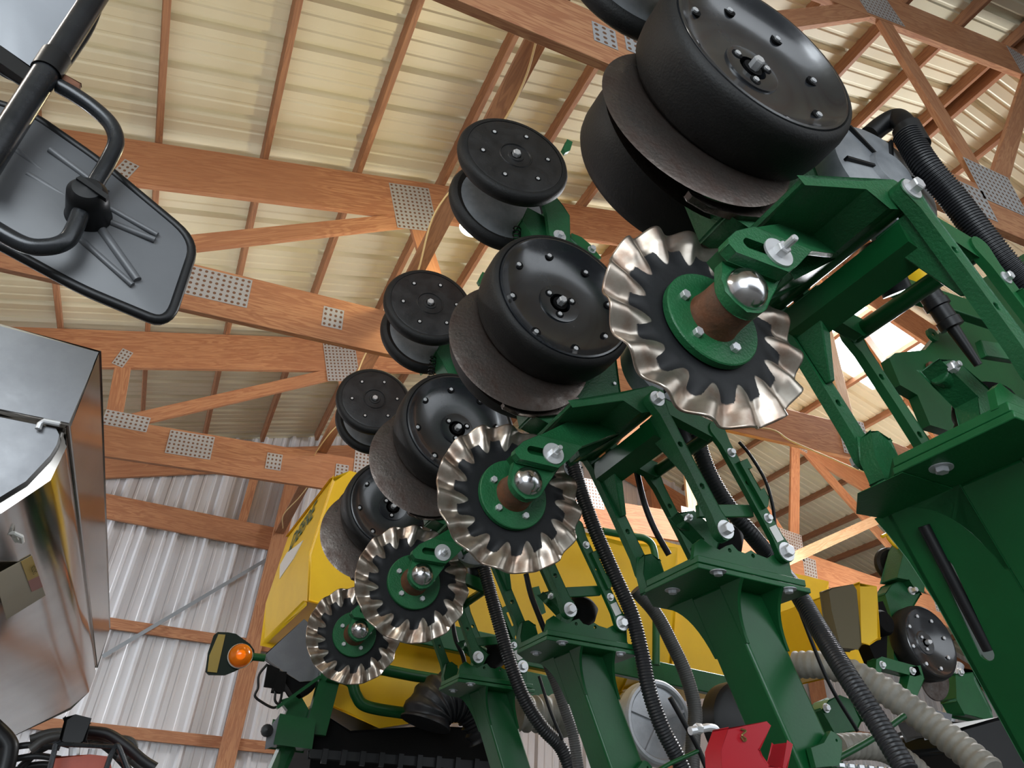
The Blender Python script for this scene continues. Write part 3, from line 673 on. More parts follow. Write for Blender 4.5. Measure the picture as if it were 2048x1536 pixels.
def copy_tree(o, parent=None):
    c = o.copy(); C.objects.link(c); c.parent = parent
    for ch in list(o.children): copy_tree(ch, c)
    return c
labs = {0: 'the largest black wheel and largest fluted coulter, nearest the camera', 2: 'coulter overlapping the yellow tank, third from the camera', 3: 'the smallest fluted coulter, farthest from the camera'}
for k_, i in ((0, -1), (2, 1), (3, 2)):
    c = copy_tree(row); c.location.y += ST*i; c['label'] = RL+labs[k_]
r0 = [o for o in bpy.data.objects if o.get('label', '').startswith(RL+'the largest')][0]
A_ = Vector((1.1545, .608, .590+ZC)); n_ = Vector((.44, 0, -1)).cross(Vector((0, 1, 0))).normalized()
def onpost(px, py):
    d = W(px, py, 1)-CAM; v = CAM+d*((A_-CAM).dot(n_)/d.dot(n_)); return (v.y, (A_.z-v.z))
def wallpt(yv, sv, dx=0): return (A_.x+sv*.44+dx, yv, A_.z-sv)
outl = [(.725, 0), (.905, 0), (.897, .03), (.885, .08), (.877, .16), (.877, 1.28), (.725, 1.28)]
c0, c1 = onpost(1893, 1135), onpost(1972, 1305)
hol = capsule(c0, c1, .0125)
n = len(outl); m_ = len(hol); fl = outl+hol; N_ = len(fl)
t1 = tessellate_polygon([[Vector((p_[0], p_[1], 0)) for p_ in outl], [Vector((p_[0], p_[1], 0)) for p_ in hol]])
mb = MB().add([wallpt(*p_) for p_ in fl]+[wallpt(*p_, .008) for p_ in fl], [tuple(t) for t in t1]+[tuple(k_+N_ for k_ in reversed(t)) for t in t1]+[(i, (i+1) % n, N_+(i+1) % n, N_+i) for i in range(n)]+[(n+i, n+(i+1) % m_, N_+n+(i+1) % m_, N_+n+i) for i in range(m_)])
build('wide_post_wall', mb, M_GREEND, r0, bevel=.001)
build('wide_head_plate', MB().add([(x_, y_, z_+ZC) for z_ in (.5862, .5875) for x_, y_ in ((1.036, .738), (1.30, .738), (1.30, .87), (1.10, .90), (1.036, .835))], [(4, 3, 2, 1, 0), (5, 6, 7, 8, 9)]+[(i, (i+1) % 5, 5+(i+1) % 5, 5+i) for i in range(5)]), M_GREEN, r0, bevel=.002)
build('wide_post_back', MB().add([wallpt(.869, 0), wallpt(.869, 0, .128), wallpt(.877, 0, .128), wallpt(.877, 0), wallpt(.869, 1.28), wallpt(.869, 1.28, .128), wallpt(.877, 1.28, .128), wallpt(.877, 1.28)], [(3, 2, 1, 0), (4, 5, 6, 7), (0, 1, 5, 4), (1, 2, 6, 5), (2, 3, 7, 6), (3, 0, 4, 7)]), M_GREEND, r0)
pA, pB = wallpt(c0[0]-.004, c0[1]-.07, -.004), wallpt(c1[0]-.004, c1[1]-.004, .006)
build('slot_hose', MB().tube([pA, pB], .0105, 14), M_BLK, r0)
# wing toolbar carrying the posts, on its transport stands
tb = empty('wing_toolbar', (1.72, 2.2, 0), 'green square toolbar joining the feet of the row unit posts below the view', 'toolbar')
build('toolbar_tube', MB().box((1.63, -.2, .66), (1.81, 3.7, .84)), M_GREEND, tb, bevel=.01)
for y_ in (.3, 3.2): build('stand', MB().box((1.67, y_, 0), (1.77, y_+.1, .66)), M_GREEND, tb, bevel=.005)
# ---------------------------------------------------------------- hoses
HG = 'ribbed hoses of the planter'
def hose(pts, r, label, m=M_HOSE, pitch=.012, depth=.07, seg=16, group=HG, name='ribbed_hose'):
    return tag(build(name, MB().tube([Vector(p) for p in smooth(pts)], r, seg, rings=(pitch, depth)), m, sm=50), label, 'hose', group)
def hp(l, y): return [W(a, b, y if not isinstance(y, (list, tuple)) else y[i]) for i, (a, b) in enumerate(l)]
h = hp([(1812, 268), (1850, 330), (1905, 395), (1960, 468), (2010, 530), (2075, 600)], .58)
hose(h, .0255, 'thick ribbed black hose running down the upper right corner from its elbow', pitch=.0062)
el = empty('hose_elbow', W(1790, 240, .585), 'smooth black elbow pipe at the top of the thick upper right hose', 'pipe fitting')
build('elbow', MB().tube(smooth(hp([(1738, 272), (1765, 250), (1790, 238), (1806, 246), (1820, 270)], [.64, .62, .60, .585, .58])), .0225, 24), M_BLK, el)
build('cuff', MB().tube(hp([(1812, 256), (1834, 296)], .58), .0285, 28), M_BLK, el)
hose(hp([(1392, 862), (1402, 905), (1422, 955), (1455, 1010), (1500, 1066), (1545, 1120), (1590, 1178), (1640, 1262), (1695, 1352), (1752, 1440), (1815, 1545)], [1.5]*5+[1.56, 1.45, 1.35, 1.25, 1.2, 1.15]), .0225, 'long ribbed black hose sweeping down in front of the yellow tank to the bottom right', pitch=.009)
hose(hp([(1140, 905), (1152, 950), (1168, 1000), (1192, 1065), (1228, 1148), (1262, 1225), (1282, 1300), (1298, 1380), (1322, 1450), (1352, 1510), (1375, 1560)], 2.05), .024, 'ribbed black hose passing right of the second coulter down between two posts', pitch=.009)
hose(hp([(968, 1135), (982, 1190), (1000, 1255), (1022, 1330), (1050, 1400), (1085, 1455), (1120, 1492), (1142, 1540)], 2.78), .026, 'ribbed black hose beside the post of the third row unit, left of centre bottom', pitch=.010)
hose(hp([(1270, 1180), (1312, 1228), (1345, 1290), (1372, 1350), (1390, 1420), (1386, 1480), (1384, 1550)], 2.35), .026, 'smooth grey hose curving right of the silver pulley', M_HOSE2, .008, .02)
hose(hp([(1090, 1316), (1112, 1368), (1130, 1420), (1146, 1470), (1158, 1545)], 2.6), .02, 'braided dark hose between the third and second row unit posts', M_HOSE2, .008, .03)
hose(hp([(1592, 1330), (1640, 1330), (1700, 1345), (1770, 1382), (1850, 1440), (1920, 1495), (1985, 1550)], [2.6, 2.5, 2.4, 2.3, 2.2, 2.1, 2.0]), .056, 'wide grey corrugated hose at the bottom right', M_HOSE3, .034, .06, 24)
hose(hp([(1675, 1495), (1720, 1492), (1770, 1500), (1820, 1530), (1850, 1560)], 2.5), .05, 'second corrugated hose under the wide grey one at the bottom edge', M_HOSE3, .034, .06, 24)
hose(hp([(850, 1448), (862, 1415), (895, 1392), (935, 1395), (960, 1420), (985, 1470)], 3.6), .115, 'wide black corrugated duct under the yellow tank, left of the posts', M_HOSE, .045, .07, 28)
hose(hp([(1035, 1425), (1070, 1428), (1105, 1425), (1140, 1440), (1150, 1470)], 3.3), .075, 'short beige corrugated hose between the two centre posts', M_HOSE3, .045, .09, 24)
hose(hp([(1916, 1330), (1905, 1380), (1898, 1430), (1896, 1480)], 3.3), .035, 'clear braided hose beside the distant gauge wheel', M_GREY, .012, .03)
def rod(pts, r, label, m, name='rod', cat='rod', y=2):
    return tag(build(name, MB().tube(smooth(hp(pts, y)), r, 10), m, sm=50), label, cat)
rod([(1268, 905), (1275, 950), (1290, 1010), (1310, 1060), (1338, 1110)], .009, 'plain black hose between the links of the second row unit', M_BLK, 'rubber_hose', 'hose', 1.62)
rod([(1052, 1148), (1062, 1190), (1078, 1232), (1090, 1262)], .010, 'plain black hose between the links of the third row unit', M_BLK, 'rubber_hose', 'hose', 2.35)
rod([(905, 1245), (912, 1280), (925, 1310), (930, 1330)], .010, 'plain black hose between the links of the farthest row unit', M_BLK, 'rubber_hose', 'hose', 3.1)
rod([(1585, 1182), (1620, 1275), (1660, 1370), (1715, 1462)], .0055, 'thin straight black cable crossing the yellow tank on the right', M_BLK, 'cable', 'cable', 1.6)
rod([(1078, 1352), (1100, 1420), (1125, 1480)], .006, 'thin black cable beside the beige corrugated hose', M_BLK, 'cable', 'cable', 2.7)
rod([(1340, 1395), (1372, 1452), (1398, 1500), (1418, 1550)], .008, 'thin black cable in front of the silver pulley', M_BLK, 'cable', 'cable', 2.0)
rod([(1478, 884), (1500, 910), (1530, 960), (1545, 1010), (1550, 1050)], .0045, 'thin black cable looping off the right link of the second row unit', M_BLK, 'cable', 'cable', 1.34)
rod([(1808, 1432), (1740, 1480), (1650, 1530), (1600, 1560)], .0085, 'thin green painted rod at the bottom right', M_GREEND, 'green_rod', 'rod', 1.5)
rod([(1400, 1500), (1335, 1530), (1290, 1560)], .006, 'thin green painted rod at the bottom centre', M_GREEND, 'green_rod', 'rod', 2.0)

# ---------------------------------------------------------------- central fill tank
YT = 3.95
tk = empty('central_fill_tank', W(1000, 1400, YT), 'large yellow moulded plastic tank behind the row units', 'tank')
def body(name, near, far_dx, y0, y1, m, bevel, inset=0):
    n = len(near); c = (sum(p[0] for p in near)/n, sum(p[1] for p in near)/n)
    return build(name, MB().prism(near, y0, y1), m, tk, bevel=bevel)
def slopebody(name, nearpts, farpts, m, bevel, parent=tk):
    "loft between an outline at a near plane and one at a far plane (lists of world points)"
    n = len(nearpts); t1 = tessellate_polygon([[Vector((p.x, p.z, 0)) for p in nearpts]])
    fs = [tuple(t) for t in t1]+[tuple(k+n for k in reversed(t)) for t in t1]+[(i, (i+1) % n, n+(i+1) % n, n+i) for i in range(n)]
    return build(name, MB().add(nearpts+farpts, fs), m, parent, bevel=bevel, sm=40)
N1 = hp([(664, 958), (700, 948), (930, 1010), (1240, 1085), (1350, 1100), (1350, 1180), (1340, 1345), (1000, 1290), (700, 1225), (612, 1205), (616, 1110)], YT)
F1 = [Vector((p.x-(.06 if i in (0, 8, 9, 10) else 0), YT+1.05, p.z)) for i, p in enumerate(N1)]
# near faces sit inboard: chamfered shoulder ring then the side (facing -X) with the lettering
mainb = slopebody('tank_body', N1, F1, M_YEL, .03)
N2 = hp([(1180, 1070), (1240, 1060), (1345, 1090), (1600, 1152), (1655, 1165), (1655, 1180), (1760, 1190), (1760, 1330), (1600, 1350), (1430, 1372), (1240, 1330), (1190, 1300)], YT+.06)
slopebody('tank_body', N2, [Vector((p.x, YT+1.1, p.z)) for p in N2], M_YEL, .03)
# lower shaded hopper part
N3 = hp([(700, 1225), (1000, 1290), (1260, 1330), (1240, 1385), (980, 1410), (905, 1425), (760, 1448), (640, 1405), (655, 1330)], YT+.05)
slopebody('tank_hopper', N3, [Vector((p.x, YT+.95, p.z)) for p in N3], M_YEL, .02)
# end cheek of the tank: bulging panel between the near shoulder and the far left outline
near = [N1[0], N1[10], N1[9]]; far = [F1[0], F1[10], F1[9]]; ck = mainb
# white decal and lettering on the tank end
def onface(px, py, lift=.012):
    A, B, Cc = near[0], far[0], near[1]; n_ = (B-A).cross(Cc-A).normalized(); d = W(px, py, 1)-CAM
    t = (A-CAM).dot(n_)/d.dot(n_); return CAM+d*t-(n_*lift if n_.dot(d) > 0 else -n_*lift)
dec = [onface(*p, .004) for p in ((607, 1081), (587, 1119), (568, 1146), (560, 1158), (561, 1130), (575, 1105), (591, 1094))]
mb = MB(); n = len(dec); off_ = Vector((.02, 0, 0))
t1 = tessellate_polygon([[Vector((p.x, p.z, 0)) for p in dec]]); mb.add(dec+[p+off_ for p in dec], [tuple(t) for t in t1]+[tuple(k_+n for k_ in reversed(t)) for t in t1]+[(i, (i+1) % n, n+(i+1) % n, n+i) for i in range(n)])
build('white_decal', mb, M_WHITE, ck, sm=0)
tc = bpy.data.curves.new('letters', 'FONT'); tc.body = 'DEERE'; tc.extrude = .001; tc.align_x = 'RIGHT'
to = bpy.data.objects.new('letters', tc); C.objects.link(to)
A = onface(632, 1016, .006); B = onface(585, 1085, .006); dn = (A-B).normalized(); tc.size = (A-B).length/2.75
nf = (far[0]-near[0]).cross(near[1]-near[0]).normalized(); nf = nf if nf.dot(CAM-A) > 0 else -nf
up = nf.cross(dn).normalized(); Mx = Matrix((dn, up, nf)).transposed().to_4x4(); Mx.translation = A-up*tc.size*.35
to.parent = ck; to.matrix_local = Matrix.Translation(-off(ck)) @ Mx
tc.materials.append(mat('letter_green', '#27503a', .5)); mesh_text(to)
# grey sheet metal below the end, dark machinery
tag(build('sheet_metal_guard', MB().prism(rp([(608, 1240), (640, 1268), (650, 1310), (655, 1360), (600, 1362), (560, 1340), (524, 1314)], YT-.06), YT-.06, YT-.04), M_SSM, bevel=.004), 'pale grey sheet metal guard under the end of the yellow tank', 'guard')
fr = empty('tank_frame', W(1100, 1400, 3.9), 'green steel frame carrying the yellow tank', 'frame')
def fbeam(name, a, b, wd, y, m=M_GREEN, th=.06):
    p_, q_ = W(a[0], a[1], y), W(b[0], b[1], y); d_ = (q_-p_).normalized()
    return build(name, MB().beam(p_, q_, d_.cross(Vector((0, 1, 0)))*wd, (0, th, 0)), m, fr, bevel=.006)
fbeam('side_rail', (1200, 1322), (1470, 1378), .12, 3.75)
fbeam('side_rail', (780, 1252), (1110, 1322), .13, 3.80)
fbeam('upper_rail', (860, 1118), (930, 1135), .10, 3.7)
fbeam('lower_rail', (1040, 1370), (1130, 1388), .14, 3.7)
build('guard_tube', MB().tube(smooth(hp([(655, 1350), (700, 1362), (712, 1390), (732, 1412), (800, 1425), (860, 1430)], 3.8)), .028, 14), M_GREEND, fr)
build('guard_tube', MB().tube(smooth(hp([(760, 1338), (820, 1350), (890, 1362), (960, 1378)], 3.75)), .028, 14), M_GREEND, fr)
build('hand_rail', MB().tube(smooth(hp([(1205, 1062), (1260, 1072), (1292, 1078), (1308, 1100), (1312, 1160), (1312, 1330)], 3.6)), .022, 14), M_GREEN, fr)
build('upright', MB().tube(hp([(580, 1480), (552, 1545)], 3.9), .045, 10), M_GREEND, fr)
build('upright', MB().beam(W(668, 1320, 3.85), W(628, 1470, 3.85), (.10, 0, 0), (0, .06, 0)), M_GREEND, fr)
build('tie_bar', MB().prism(rp([(1065, 1175), (1078, 1172), (1092, 1225), (1080, 1230)], 3.0), 3.0, 3.03), M_GREEN, fr)
# dark machinery below the tank
dk = empty('planter_underframe', W(800, 1500, 3.7), 'black shaded machinery under the yellow tank', 'machine frame')
build('underframe_body', MB().prism(rp([(640, 1428), (700, 1462), (860, 1452), (960, 1460), (1010, 1560), (620, 1560), (622, 1502)], 3.9), 3.9, 4.6), M_BLK2, dk, bevel=.01)
build('underframe_bar', MB().prism(rp([(622, 1500), (980, 1525), (980, 1540), (622, 1514)], 3.7), 3.7, 3.76), M_BLK, dk, bevel=.004)
for i in range(9):
    build('bracket', MB().box(tuple(W(650+i*38, 1512+i*2.4, 3.68)-Vector((.012, 0, .03))), tuple(W(650+i*38, 1512+i*2.4, 3.68)+Vector((.012, .02, .03)))), M_BLK, dk)
gb = empty('green_box', W(600, 1460, 3.75), 'dark green metal box at the lower left end of the tank frame', 'box')
build('box_body', MB().prism(rp([(562, 1430), (629, 1441), (622, 1495), (550, 1486)], 3.75), 3.75, 3.95), M_GREEND, gb, bevel=.006)
build('box_side', MB().prism(rp([(536, 1462), (560, 1430), (550, 1490), (532, 1497)], 3.76), 3.76, 3.78), M_SSM, gb, bevel=.002)
build('knob', MB().lathe(W(534, 1461, 3.73), [(0, -.02), (.025, -.015), (.028, 0), (.025, .015), (0, .02)], (0, 1, 0), 12), M_BLK, gb)
# plate + connectors and wires beside the sheet metal
cb = empty('control_bracket', W(570, 1370, 3.85), 'black connector bracket with loose wires below the amber light', 'bracket')
build('bracket_plate', MB().prism(rp([(536, 1328), (560, 1338), (548, 1376), (528, 1373)], 3.85), 3.85, 3.87), M_BLK2, cb)
build('connector', MB().prism(rp([(556, 1345), (572, 1345), (568, 1382), (548, 1380)], 3.83), 3.83, 3.9).prism(rp([(575, 1338), (650, 1350), (625, 1382), (600, 1395), (585, 1385), (570, 1362)], 3.88), 3.9, 3.99), M_BLK2, cb, bevel=.004)
build('support_bar', MB().prism(rp([(553, 1412), (640, 1350), (642, 1356), (556, 1418)], 3.8), 3.8, 3.83).prism(rp([(560, 1400), (600, 1388), (618, 1420), (612, 1445), (566, 1440), (575, 1420)], 3.9), 3.9, 3.95), M_GREEND, cb)
build('wire', MB().tube(smooth(hp([(535, 1328), (518, 1350), (516, 1375), (510, 1392), (525, 1405), (545, 1415), (558, 1412)], 3.84)), .006, 8), M_BLK, cb)
build('wire', MB().tube(smooth(hp([(551, 1382), (550, 1400), (557, 1408), (562, 1396), (564, 1382)], 3.86)), .006, 8), M_BLK, cb)
# amber marker light on its green paddle
ml = empty('marker_light', W(520, 1315, 3.8), 'amber warning light on a backlit green and yellow paddle', 'warning light')
build('paddle', MB().prism(rp([(436, 1264), (456, 1265), (472, 1268), (500, 1288), (508, 1300), (510, 1318), (500, 1326), (470, 1342), (450, 1350), (418, 1349), (411, 1343), (416, 1305), (428, 1270)], 3.86), 3.86, 3.875), mat('paddle_green_shaded', '#06180b', .5, spec=.2), ml, bevel=.004)  # paddle is backlit; its shade is put into the near-black green
build('reflector_strip', MB().prism(rp([(437, 1268), (451, 1269), (434, 1345), (415, 1343), (419, 1310)], 3.85), 3.853, 3.86), mat('reflector_yellow_shaded', '#8f7a26', .5), ml)  # strip yellow dulled as well, backlit shade in its colour
c_ = W(481, 1311, 3.83); mb = MB()
build('lens', MB().lathe(c_, [(0, -.055), (.02, -.052), (.042, -.038), (.052, -.015), (.053, .0), (.05, .006)], (0, 1, 0), 30), M_AMB, ml, sm=60)
build('lens_inner', MB().lathe(c_+Vector((0, -.01, 0)), [(0, -.02), (.012, -.016), (.016, 0), (0, .006)], (0, 1, 0), 20), emis('amber_bulb', '#ff9a20', 1.2), ml)
build('lens_base', MB().lathe(c_, [(.055, .0), (.058, .01), (.05, .028), (0, .028)], (0, 1, 0), 30), M_WHITE, ml)
build('stalk', MB().tube([W(500, 1313, 3.86), W(530, 1316, 3.86)], .018, 12), M_GREEND, ml)
# silver pulley
pu = empty('pulley', W(1312, 1440, 2.9), 'silver cast pulley with spokes behind the hoses at the bottom centre', 'pulley')
pc = W(1314, 1444, 2.9); pr_ = .165
build('pulley_rim', MB().lathe(pc, [(pr_-.02, .0), (pr_-.02, -.02), (pr_-.012, -.03), (pr_, -.03), (pr_+.008, -.02), (pr_+.008, .05), (0, .05)], (0, 1, 0), 60), M_GREY, pu)
build('pulley_web', MB().lathe(pc, [(0, -.008), (pr_-.02, -.008), (pr_-.02, .0), (0, .0)], (0, 1, 0), 48), M_GREY, pu)
mb = MB()
for i in range(5):
    t = i*2*PI/5+.4; u = Vector((math.cos(t), 0, math.sin(t))); mb.beam(pc+u*.03+Vector((0, -.014, 0)), pc+u*(pr_-.015)+Vector((0, -.014, 0)), (0, .014, 0), u.cross(Vector((0, 1, 0)))*.012)
build('spoke', mb, M_GREY, pu); build('hub', MB().lathe(pc, [(.03, 0), (.03, -.03), (.012, -.032), (.012, -.02), (0, -.02)], (0, 1, 0), 24), M_GREY, pu)
# black round cover behind post 2
tag(build('blower_cover', MB().lathe(W(1486, 1446, 2.6), [(0, -.03), (.14, -.03), (.16, -.015), (.165, .02), (.165, .06), (0, .06)], (0, 1, 0), 40), M_BLK, sm=40), 'round black cover partly hidden by the second post', 'cover')
# red bracket
rb = empty('red_bracket', W(1500, 1536, 1.28), 'bright red folded steel bracket at the bottom edge', 'bracket')
build('bracket_body', MB().prism(rp([(1452, 1457), (1530, 1446), (1536, 1452), (1515, 1500), (1520, 1512), (1535, 1532), (1560, 1535), (1572, 1484), (1580, 1490), (1564, 1560), (1440, 1560), (1437, 1500)], 1.26), 1.255, 1.30), M_RED, rb, bevel=.003)
build('clip_pin', MB().tube(smooth(hp([(1482, 1458), (1492, 1462), (1484, 1470), (1492, 1478), (1488, 1482), (1482, 1474)], 1.25)), .0018, 6), mat('brass', '#8f7a4c', .35, .8), rb)
# hydraulic fitting
tag(build('hydraulic_fitting', MB().tube(smooth(hp([(1380, 1462), (1400, 1458), (1418, 1455), (1432, 1460), (1440, 1478)], 1.8)), .011, 10).bolt(W(1402, 1458, 1.8), .014, .02, (-1, 0, 0)), M_ZINC, sm=30), 'zinc elbow fitting beside the red bracket', 'fitting')
# roller chain at the bottom edge
chm = MB(); p, q = W(1648, 1527, 1.35), W(1850, 1545, 1.35)
for i in range(22):
    v = p.lerp(q, i/21.0); chm.lathe(v, [(.0052, 0), (.0052, .006)], (0, 1, 0), 10)
    chm.beam(v+Vector((0, -.001 if i % 2 else .007, 0)), p.lerp(q, min(1.04, (i+1)/21.0))+Vector((0, -.001 if i % 2 else .007, 0)), (0, 0, .007), (0, .0015, 0))
tag(build('roller_chain', chm, M_ZINC), 'grey roller chain along the bottom edge', 'chain')

# ---------------------------------------------------------------- opposite wing row unit in the right background
YB = 2.55
bu = empty('row_unit', W(1840, 1400, YB), 'distant row unit with yellow hopper seen right of the long ribbed hose', 'planter row unit')
gc = W(1862, 1283, YB); R_ = .185
gw = build('gauge_wheel', MB().lathe(gc, [(.02, .03), (.055, .03), (.06, .034), (.12, .02), (.155, .005), (.162, .0), (.166, .004)], (.0, 1, 0), 48), M_RIM, bu, sm=30)
build('tire', MB().lathe(gc, [(.164, .003), (.17, .0), (.18, .01), (.185, .03), (.182, .08), (.17, .10), (.02, .10)], (0, 1, 0), 48), M_RUB, gw, sm=50)
mb = MB()
for i in range(8): t = i*PI/4+.3; mb.bolt(gc+Vector((.128*math.cos(t), .014, .128*math.sin(t))), .010, .006)
for i in range(3): t = i*2*PI/3+.3; mb.bolt(gc+Vector((.034*math.cos(t), .028, .034*math.sin(t))), .009, .006)
mb.bolt(gc+Vector((0, .026, 0)), .013, .02); build('wheel_bolt', mb, M_ZINC, gw, sm=20)
build('shank', MB().prism(rp([(1762, 1190), (1775, 1172), (1800, 1160), (1822, 1160), (1835, 1190), (1820, 1215), (1800, 1235), (1800, 1320), (1825, 1335), (1780, 1330), (1776, 1240)], YB+.12), YB+.10, YB+.16), M_GREENC, bu, bevel=.006)
build('closing_arm', MB().prism(rp([(1796, 1098), (1804, 1082), (1822, 1098), (1838, 1140), (1834, 1188), (1818, 1180), (1805, 1165), (1780, 1160)], YB+.10), YB+.06, YB+.16), M_GREENC, bu, bevel=.006)
build('closing_wheel', MB().lathe(W(1790, 1130, YB+.2), [(0, 0), (.06, 0), (.09, -.01), (.105, .0), (.11, .02), (.10, .04), (0, .04)], (.35, 1, 0), 36), M_RUB, bu, sm=40)
build('handle', MB().tube(smooth(hp([(1764, 1073), (1780, 1066), (1776, 1074), (1786, 1088), (1800, 1098)], YB+.1)), .010, 8), M_YEL, bu, label='yellow T handle')
build('seed_hopper', MB().prism(rp([(1704, 1172), (1738, 1180), (1744, 1280), (1724, 1290), (1706, 1290)], YB-.02), YB-.06, YB+.5), M_YEL, bu, bevel=.012, label='yellow hopper side')
build('hopper_lid', MB().prism(rp([(1656, 1180), (1662, 1176), (1706, 1170), (1712, 1180), (1722, 1290), (1716, 1298), (1680, 1296), (1662, 1222)], YB-.10), YB-.10, YB-.05), mat('hopper_lid', '#4e4423', .5), bu, bevel=.01, label='dark olive hopper lid')
build('seed_meter', MB().lathe(W(1768, 1245, YB), [(0, -.02), (.05, -.015), (.062, .0), (.06, .08), (0, .08)], (0, 1, 0), 28).prism(rp([(1748, 1205), (1772, 1200), (1782, 1225), (1780, 1330), (1762, 1330), (1745, 1290)], YB+.03), YB+.05, YB+.12), M_BLK2, bu, sm=40)
build('link_frame', MB().prism(rp([(1752, 1318), (1764, 1314), (1836, 1334), (1842, 1350), (1830, 1352), (1764, 1336), (1760, 1352), (1750, 1352)], YB-.05), YB-.05, YB).prism(rp([(1812, 1336), (1830, 1334), (1838, 1360), (1822, 1395), (1800, 1388)], YB-.02), YB-.05, YB), M_GREEN, bu, bevel=.004)
build('frame_bolt', MB().bolt(W(1764, 1330, YB-.05), .013, .012, washer=.018).bolt(W(1824, 1342, YB-.05), .013, .012, washer=.018).bolt(W(1822, 1182, YB+.04), .014, .03, washer=.022), M_ZINC, bu, sm=20)
build('opener_disc', MB().lathe(W(1870, 1358, YB+.1), [(0, 0), (.10, 0), (.104, .003), (0, .004)], (0, 1, .2), 40), M_DISC, bu)
# green curved covers in the low right background
for a, b in (([(1640, 1420), (1655, 1400), (1680, 1394), (1700, 1402), (1722, 1440), (1712, 1458), (1668, 1470)], 'small green curved cover behind the long ribbed hose'),
             ([(1908, 1348), (1945, 1348), (1950, 1360), (1980, 1420), (1985, 1440), (1925, 1428), (1910, 1400)], 'dark green cover left of the nearest post at the lower right')):
    o = empty('shield', W(a[0][0], a[0][1], 2.9), b, 'cover')
    build('shield_panel', MB().prism(rp(a, 2.9), 2.9, 2.98), M_GREEN, o, bevel=.01)
    build('shield_strut', MB().tube([W((a[0][0]+a[2][0])/2, a[4][1]+10, 2.96), W((a[0][0]+a[2][0])/2+60, a[4][1]+260, 2.96), (W((a[0][0]+a[2][0])/2+60, a[4][1]+260, 2.96).x, 2.96, 0)], .02, 10), M_GREEND, o)
    build('shield_bolt', MB().bolt(W(a[0][0]+12, a[0][1]-4, 2.89), .016, .015, washer=.022), M_ZINC, o, sm=20)
tag(build('black_toolbar', MB().prism(rp([(1895, 1462), (1990, 1435), (2060, 1440), (2060, 1560), (1960, 1560), (1900, 1500)], 2.6), 2.6, 2.9), M_BLK, bevel=.02), 'glossy black toolbar section at the lower right', 'frame')
tag(build('control_box', MB().prism(rp([(1835, 1440), (1870, 1425), (1900, 1432), (1895, 1465), (1850, 1475)], 2.45), 2.45, 2.55), M_SSM, bevel=.01), 'small grey control box with fittings beside the clear braided hose', 'box')

# ---------------------------------------------------------------- wing end frame beyond the nearest row unit
we = empty('wing_support', W(1900, 780, 1.1), 'large dark green wing frame plate beyond the nearest row unit', 'frame')
build('frame_plate', MB().prism(rp([(1778, 716), (1790, 706), (1850, 700), (1900, 640), (1960, 560), (2060, 500), (2060, 860), (1990, 850), (1900, 862), (1860, 850), (1835, 790), (1800, 770)], 1.12), 1.12, 1.15, [ring(XZ(1862, 738, 1.12), .014, 18)]), M_GREEND, we, bevel=.003)
build('ring_boss', MB().lathe(W(1862, 738, 1.118), [(.0135, -.004), (.0135, -.010), (.021, -.010), (.021, .0)], (0, 1, 0), 28), M_RUST, we)
build('ring_boss', MB().lathe(W(1862, 672, 1.118), [(.008, -.004), (.008, -.010), (.023, -.010), (.023, .0)], (0, 1, 0), 28), M_GREENC, we)
build('brace_bar', MB().beam(W(1750, 560, 1.0), W(1990, 640, 1.0), (0, 0, .07), (0, .03, 0)), M_GREEND, we, bevel=.003)
vt = empty('drain_fitting', W(1850, 560, .9), 'black stepped pipe connector below a yellow part behind the nearest link', 'pipe fitting')
build('yellow_body', MB().lathe(W(1840, 540, 1.0), [(.0, -.05), (.05, -.05), (.055, .0), (.05, .06), (0, .06)], (.45, .2, -.85), 24), M_YEL, vt, label='yellow part of the fitting')
a_, b_ = W(1850, 575, .9), W(1905, 655, .9); u = (b_-a_).normalized(); L_ = (b_-a_).length
build('connector', MB().lathe(a_, [(0, -.01), (.028, -.01), (.028, L_*.35), (.032, L_*.36), (.032, L_*.5), (.026, L_*.52), (.026, L_*.8), (.03, L_*.82), (.03, L_), (.016, L_*1.02), (.010, L_*1.9), (0, L_*1.9)], u, 28), M_BLK, vt, sm=35)

# ---------------------------------------------------------------- stainless box on the left
Y0 = 1.2; Y1 = 3.25
sb = empty('stainless_hopper', W(60, 1400, 2.2), 'stainless steel spreader hopper at the left edge with a mirror-like side', 'hopper')
top = rp([(-160, 607), (0, 650), (200, 703), (140, 850), (0, 822), (-160, 790)], Y0)
build('upper_box', MB().prism(top, Y0, Y1), M_SS, sb, bevel=.002)
build('upper_end', MB().prism(rp([(-160, 610), (0, 653), (197, 706), (138, 847), (0, 819), (-160, 787)], Y0), Y0-.002, Y0), M_SSM, sb)
pb = XZ(0, 1485, Y1)
low = rp([(-160, 792), (0, 828), (126, 852), (133, 872), (128, 892), (112, 925), (96, 958), (0, 1022)], Y0+.015)+[pb]
build('lower_hopper', MB().prism(low, Y0+.015, Y1), M_SS, sb, bevel=.004)
build('end_panel', MB().prism(rp([(-160, 806), (0, 838), (112, 862), (120, 874), (114, 892), (100, 915), (52, 966), (0, 998), (-100, 1045)], Y0+.012), Y0+.004, Y0+.015), M_SSM, sb, bevel=.002)
build('weld_scratch', MB().beam(W(8, 812, Y0-.001), W(146, 715, Y0-.001), (.004, 0, .004), (0, .001, 0)).beam(W(128, 778, Y0-.001), W(136, 758, Y0-.001), (.007, 0, .003), (0, .001, 0)), mat('scratch', '#5d5350', .6, .3), sb, sm=0)
build('latch', MB().tube(hp([(76, 858), (80, 848), (88, 842), (120, 848)], Y0-.004), .0045, 10), M_ZINC, sb)
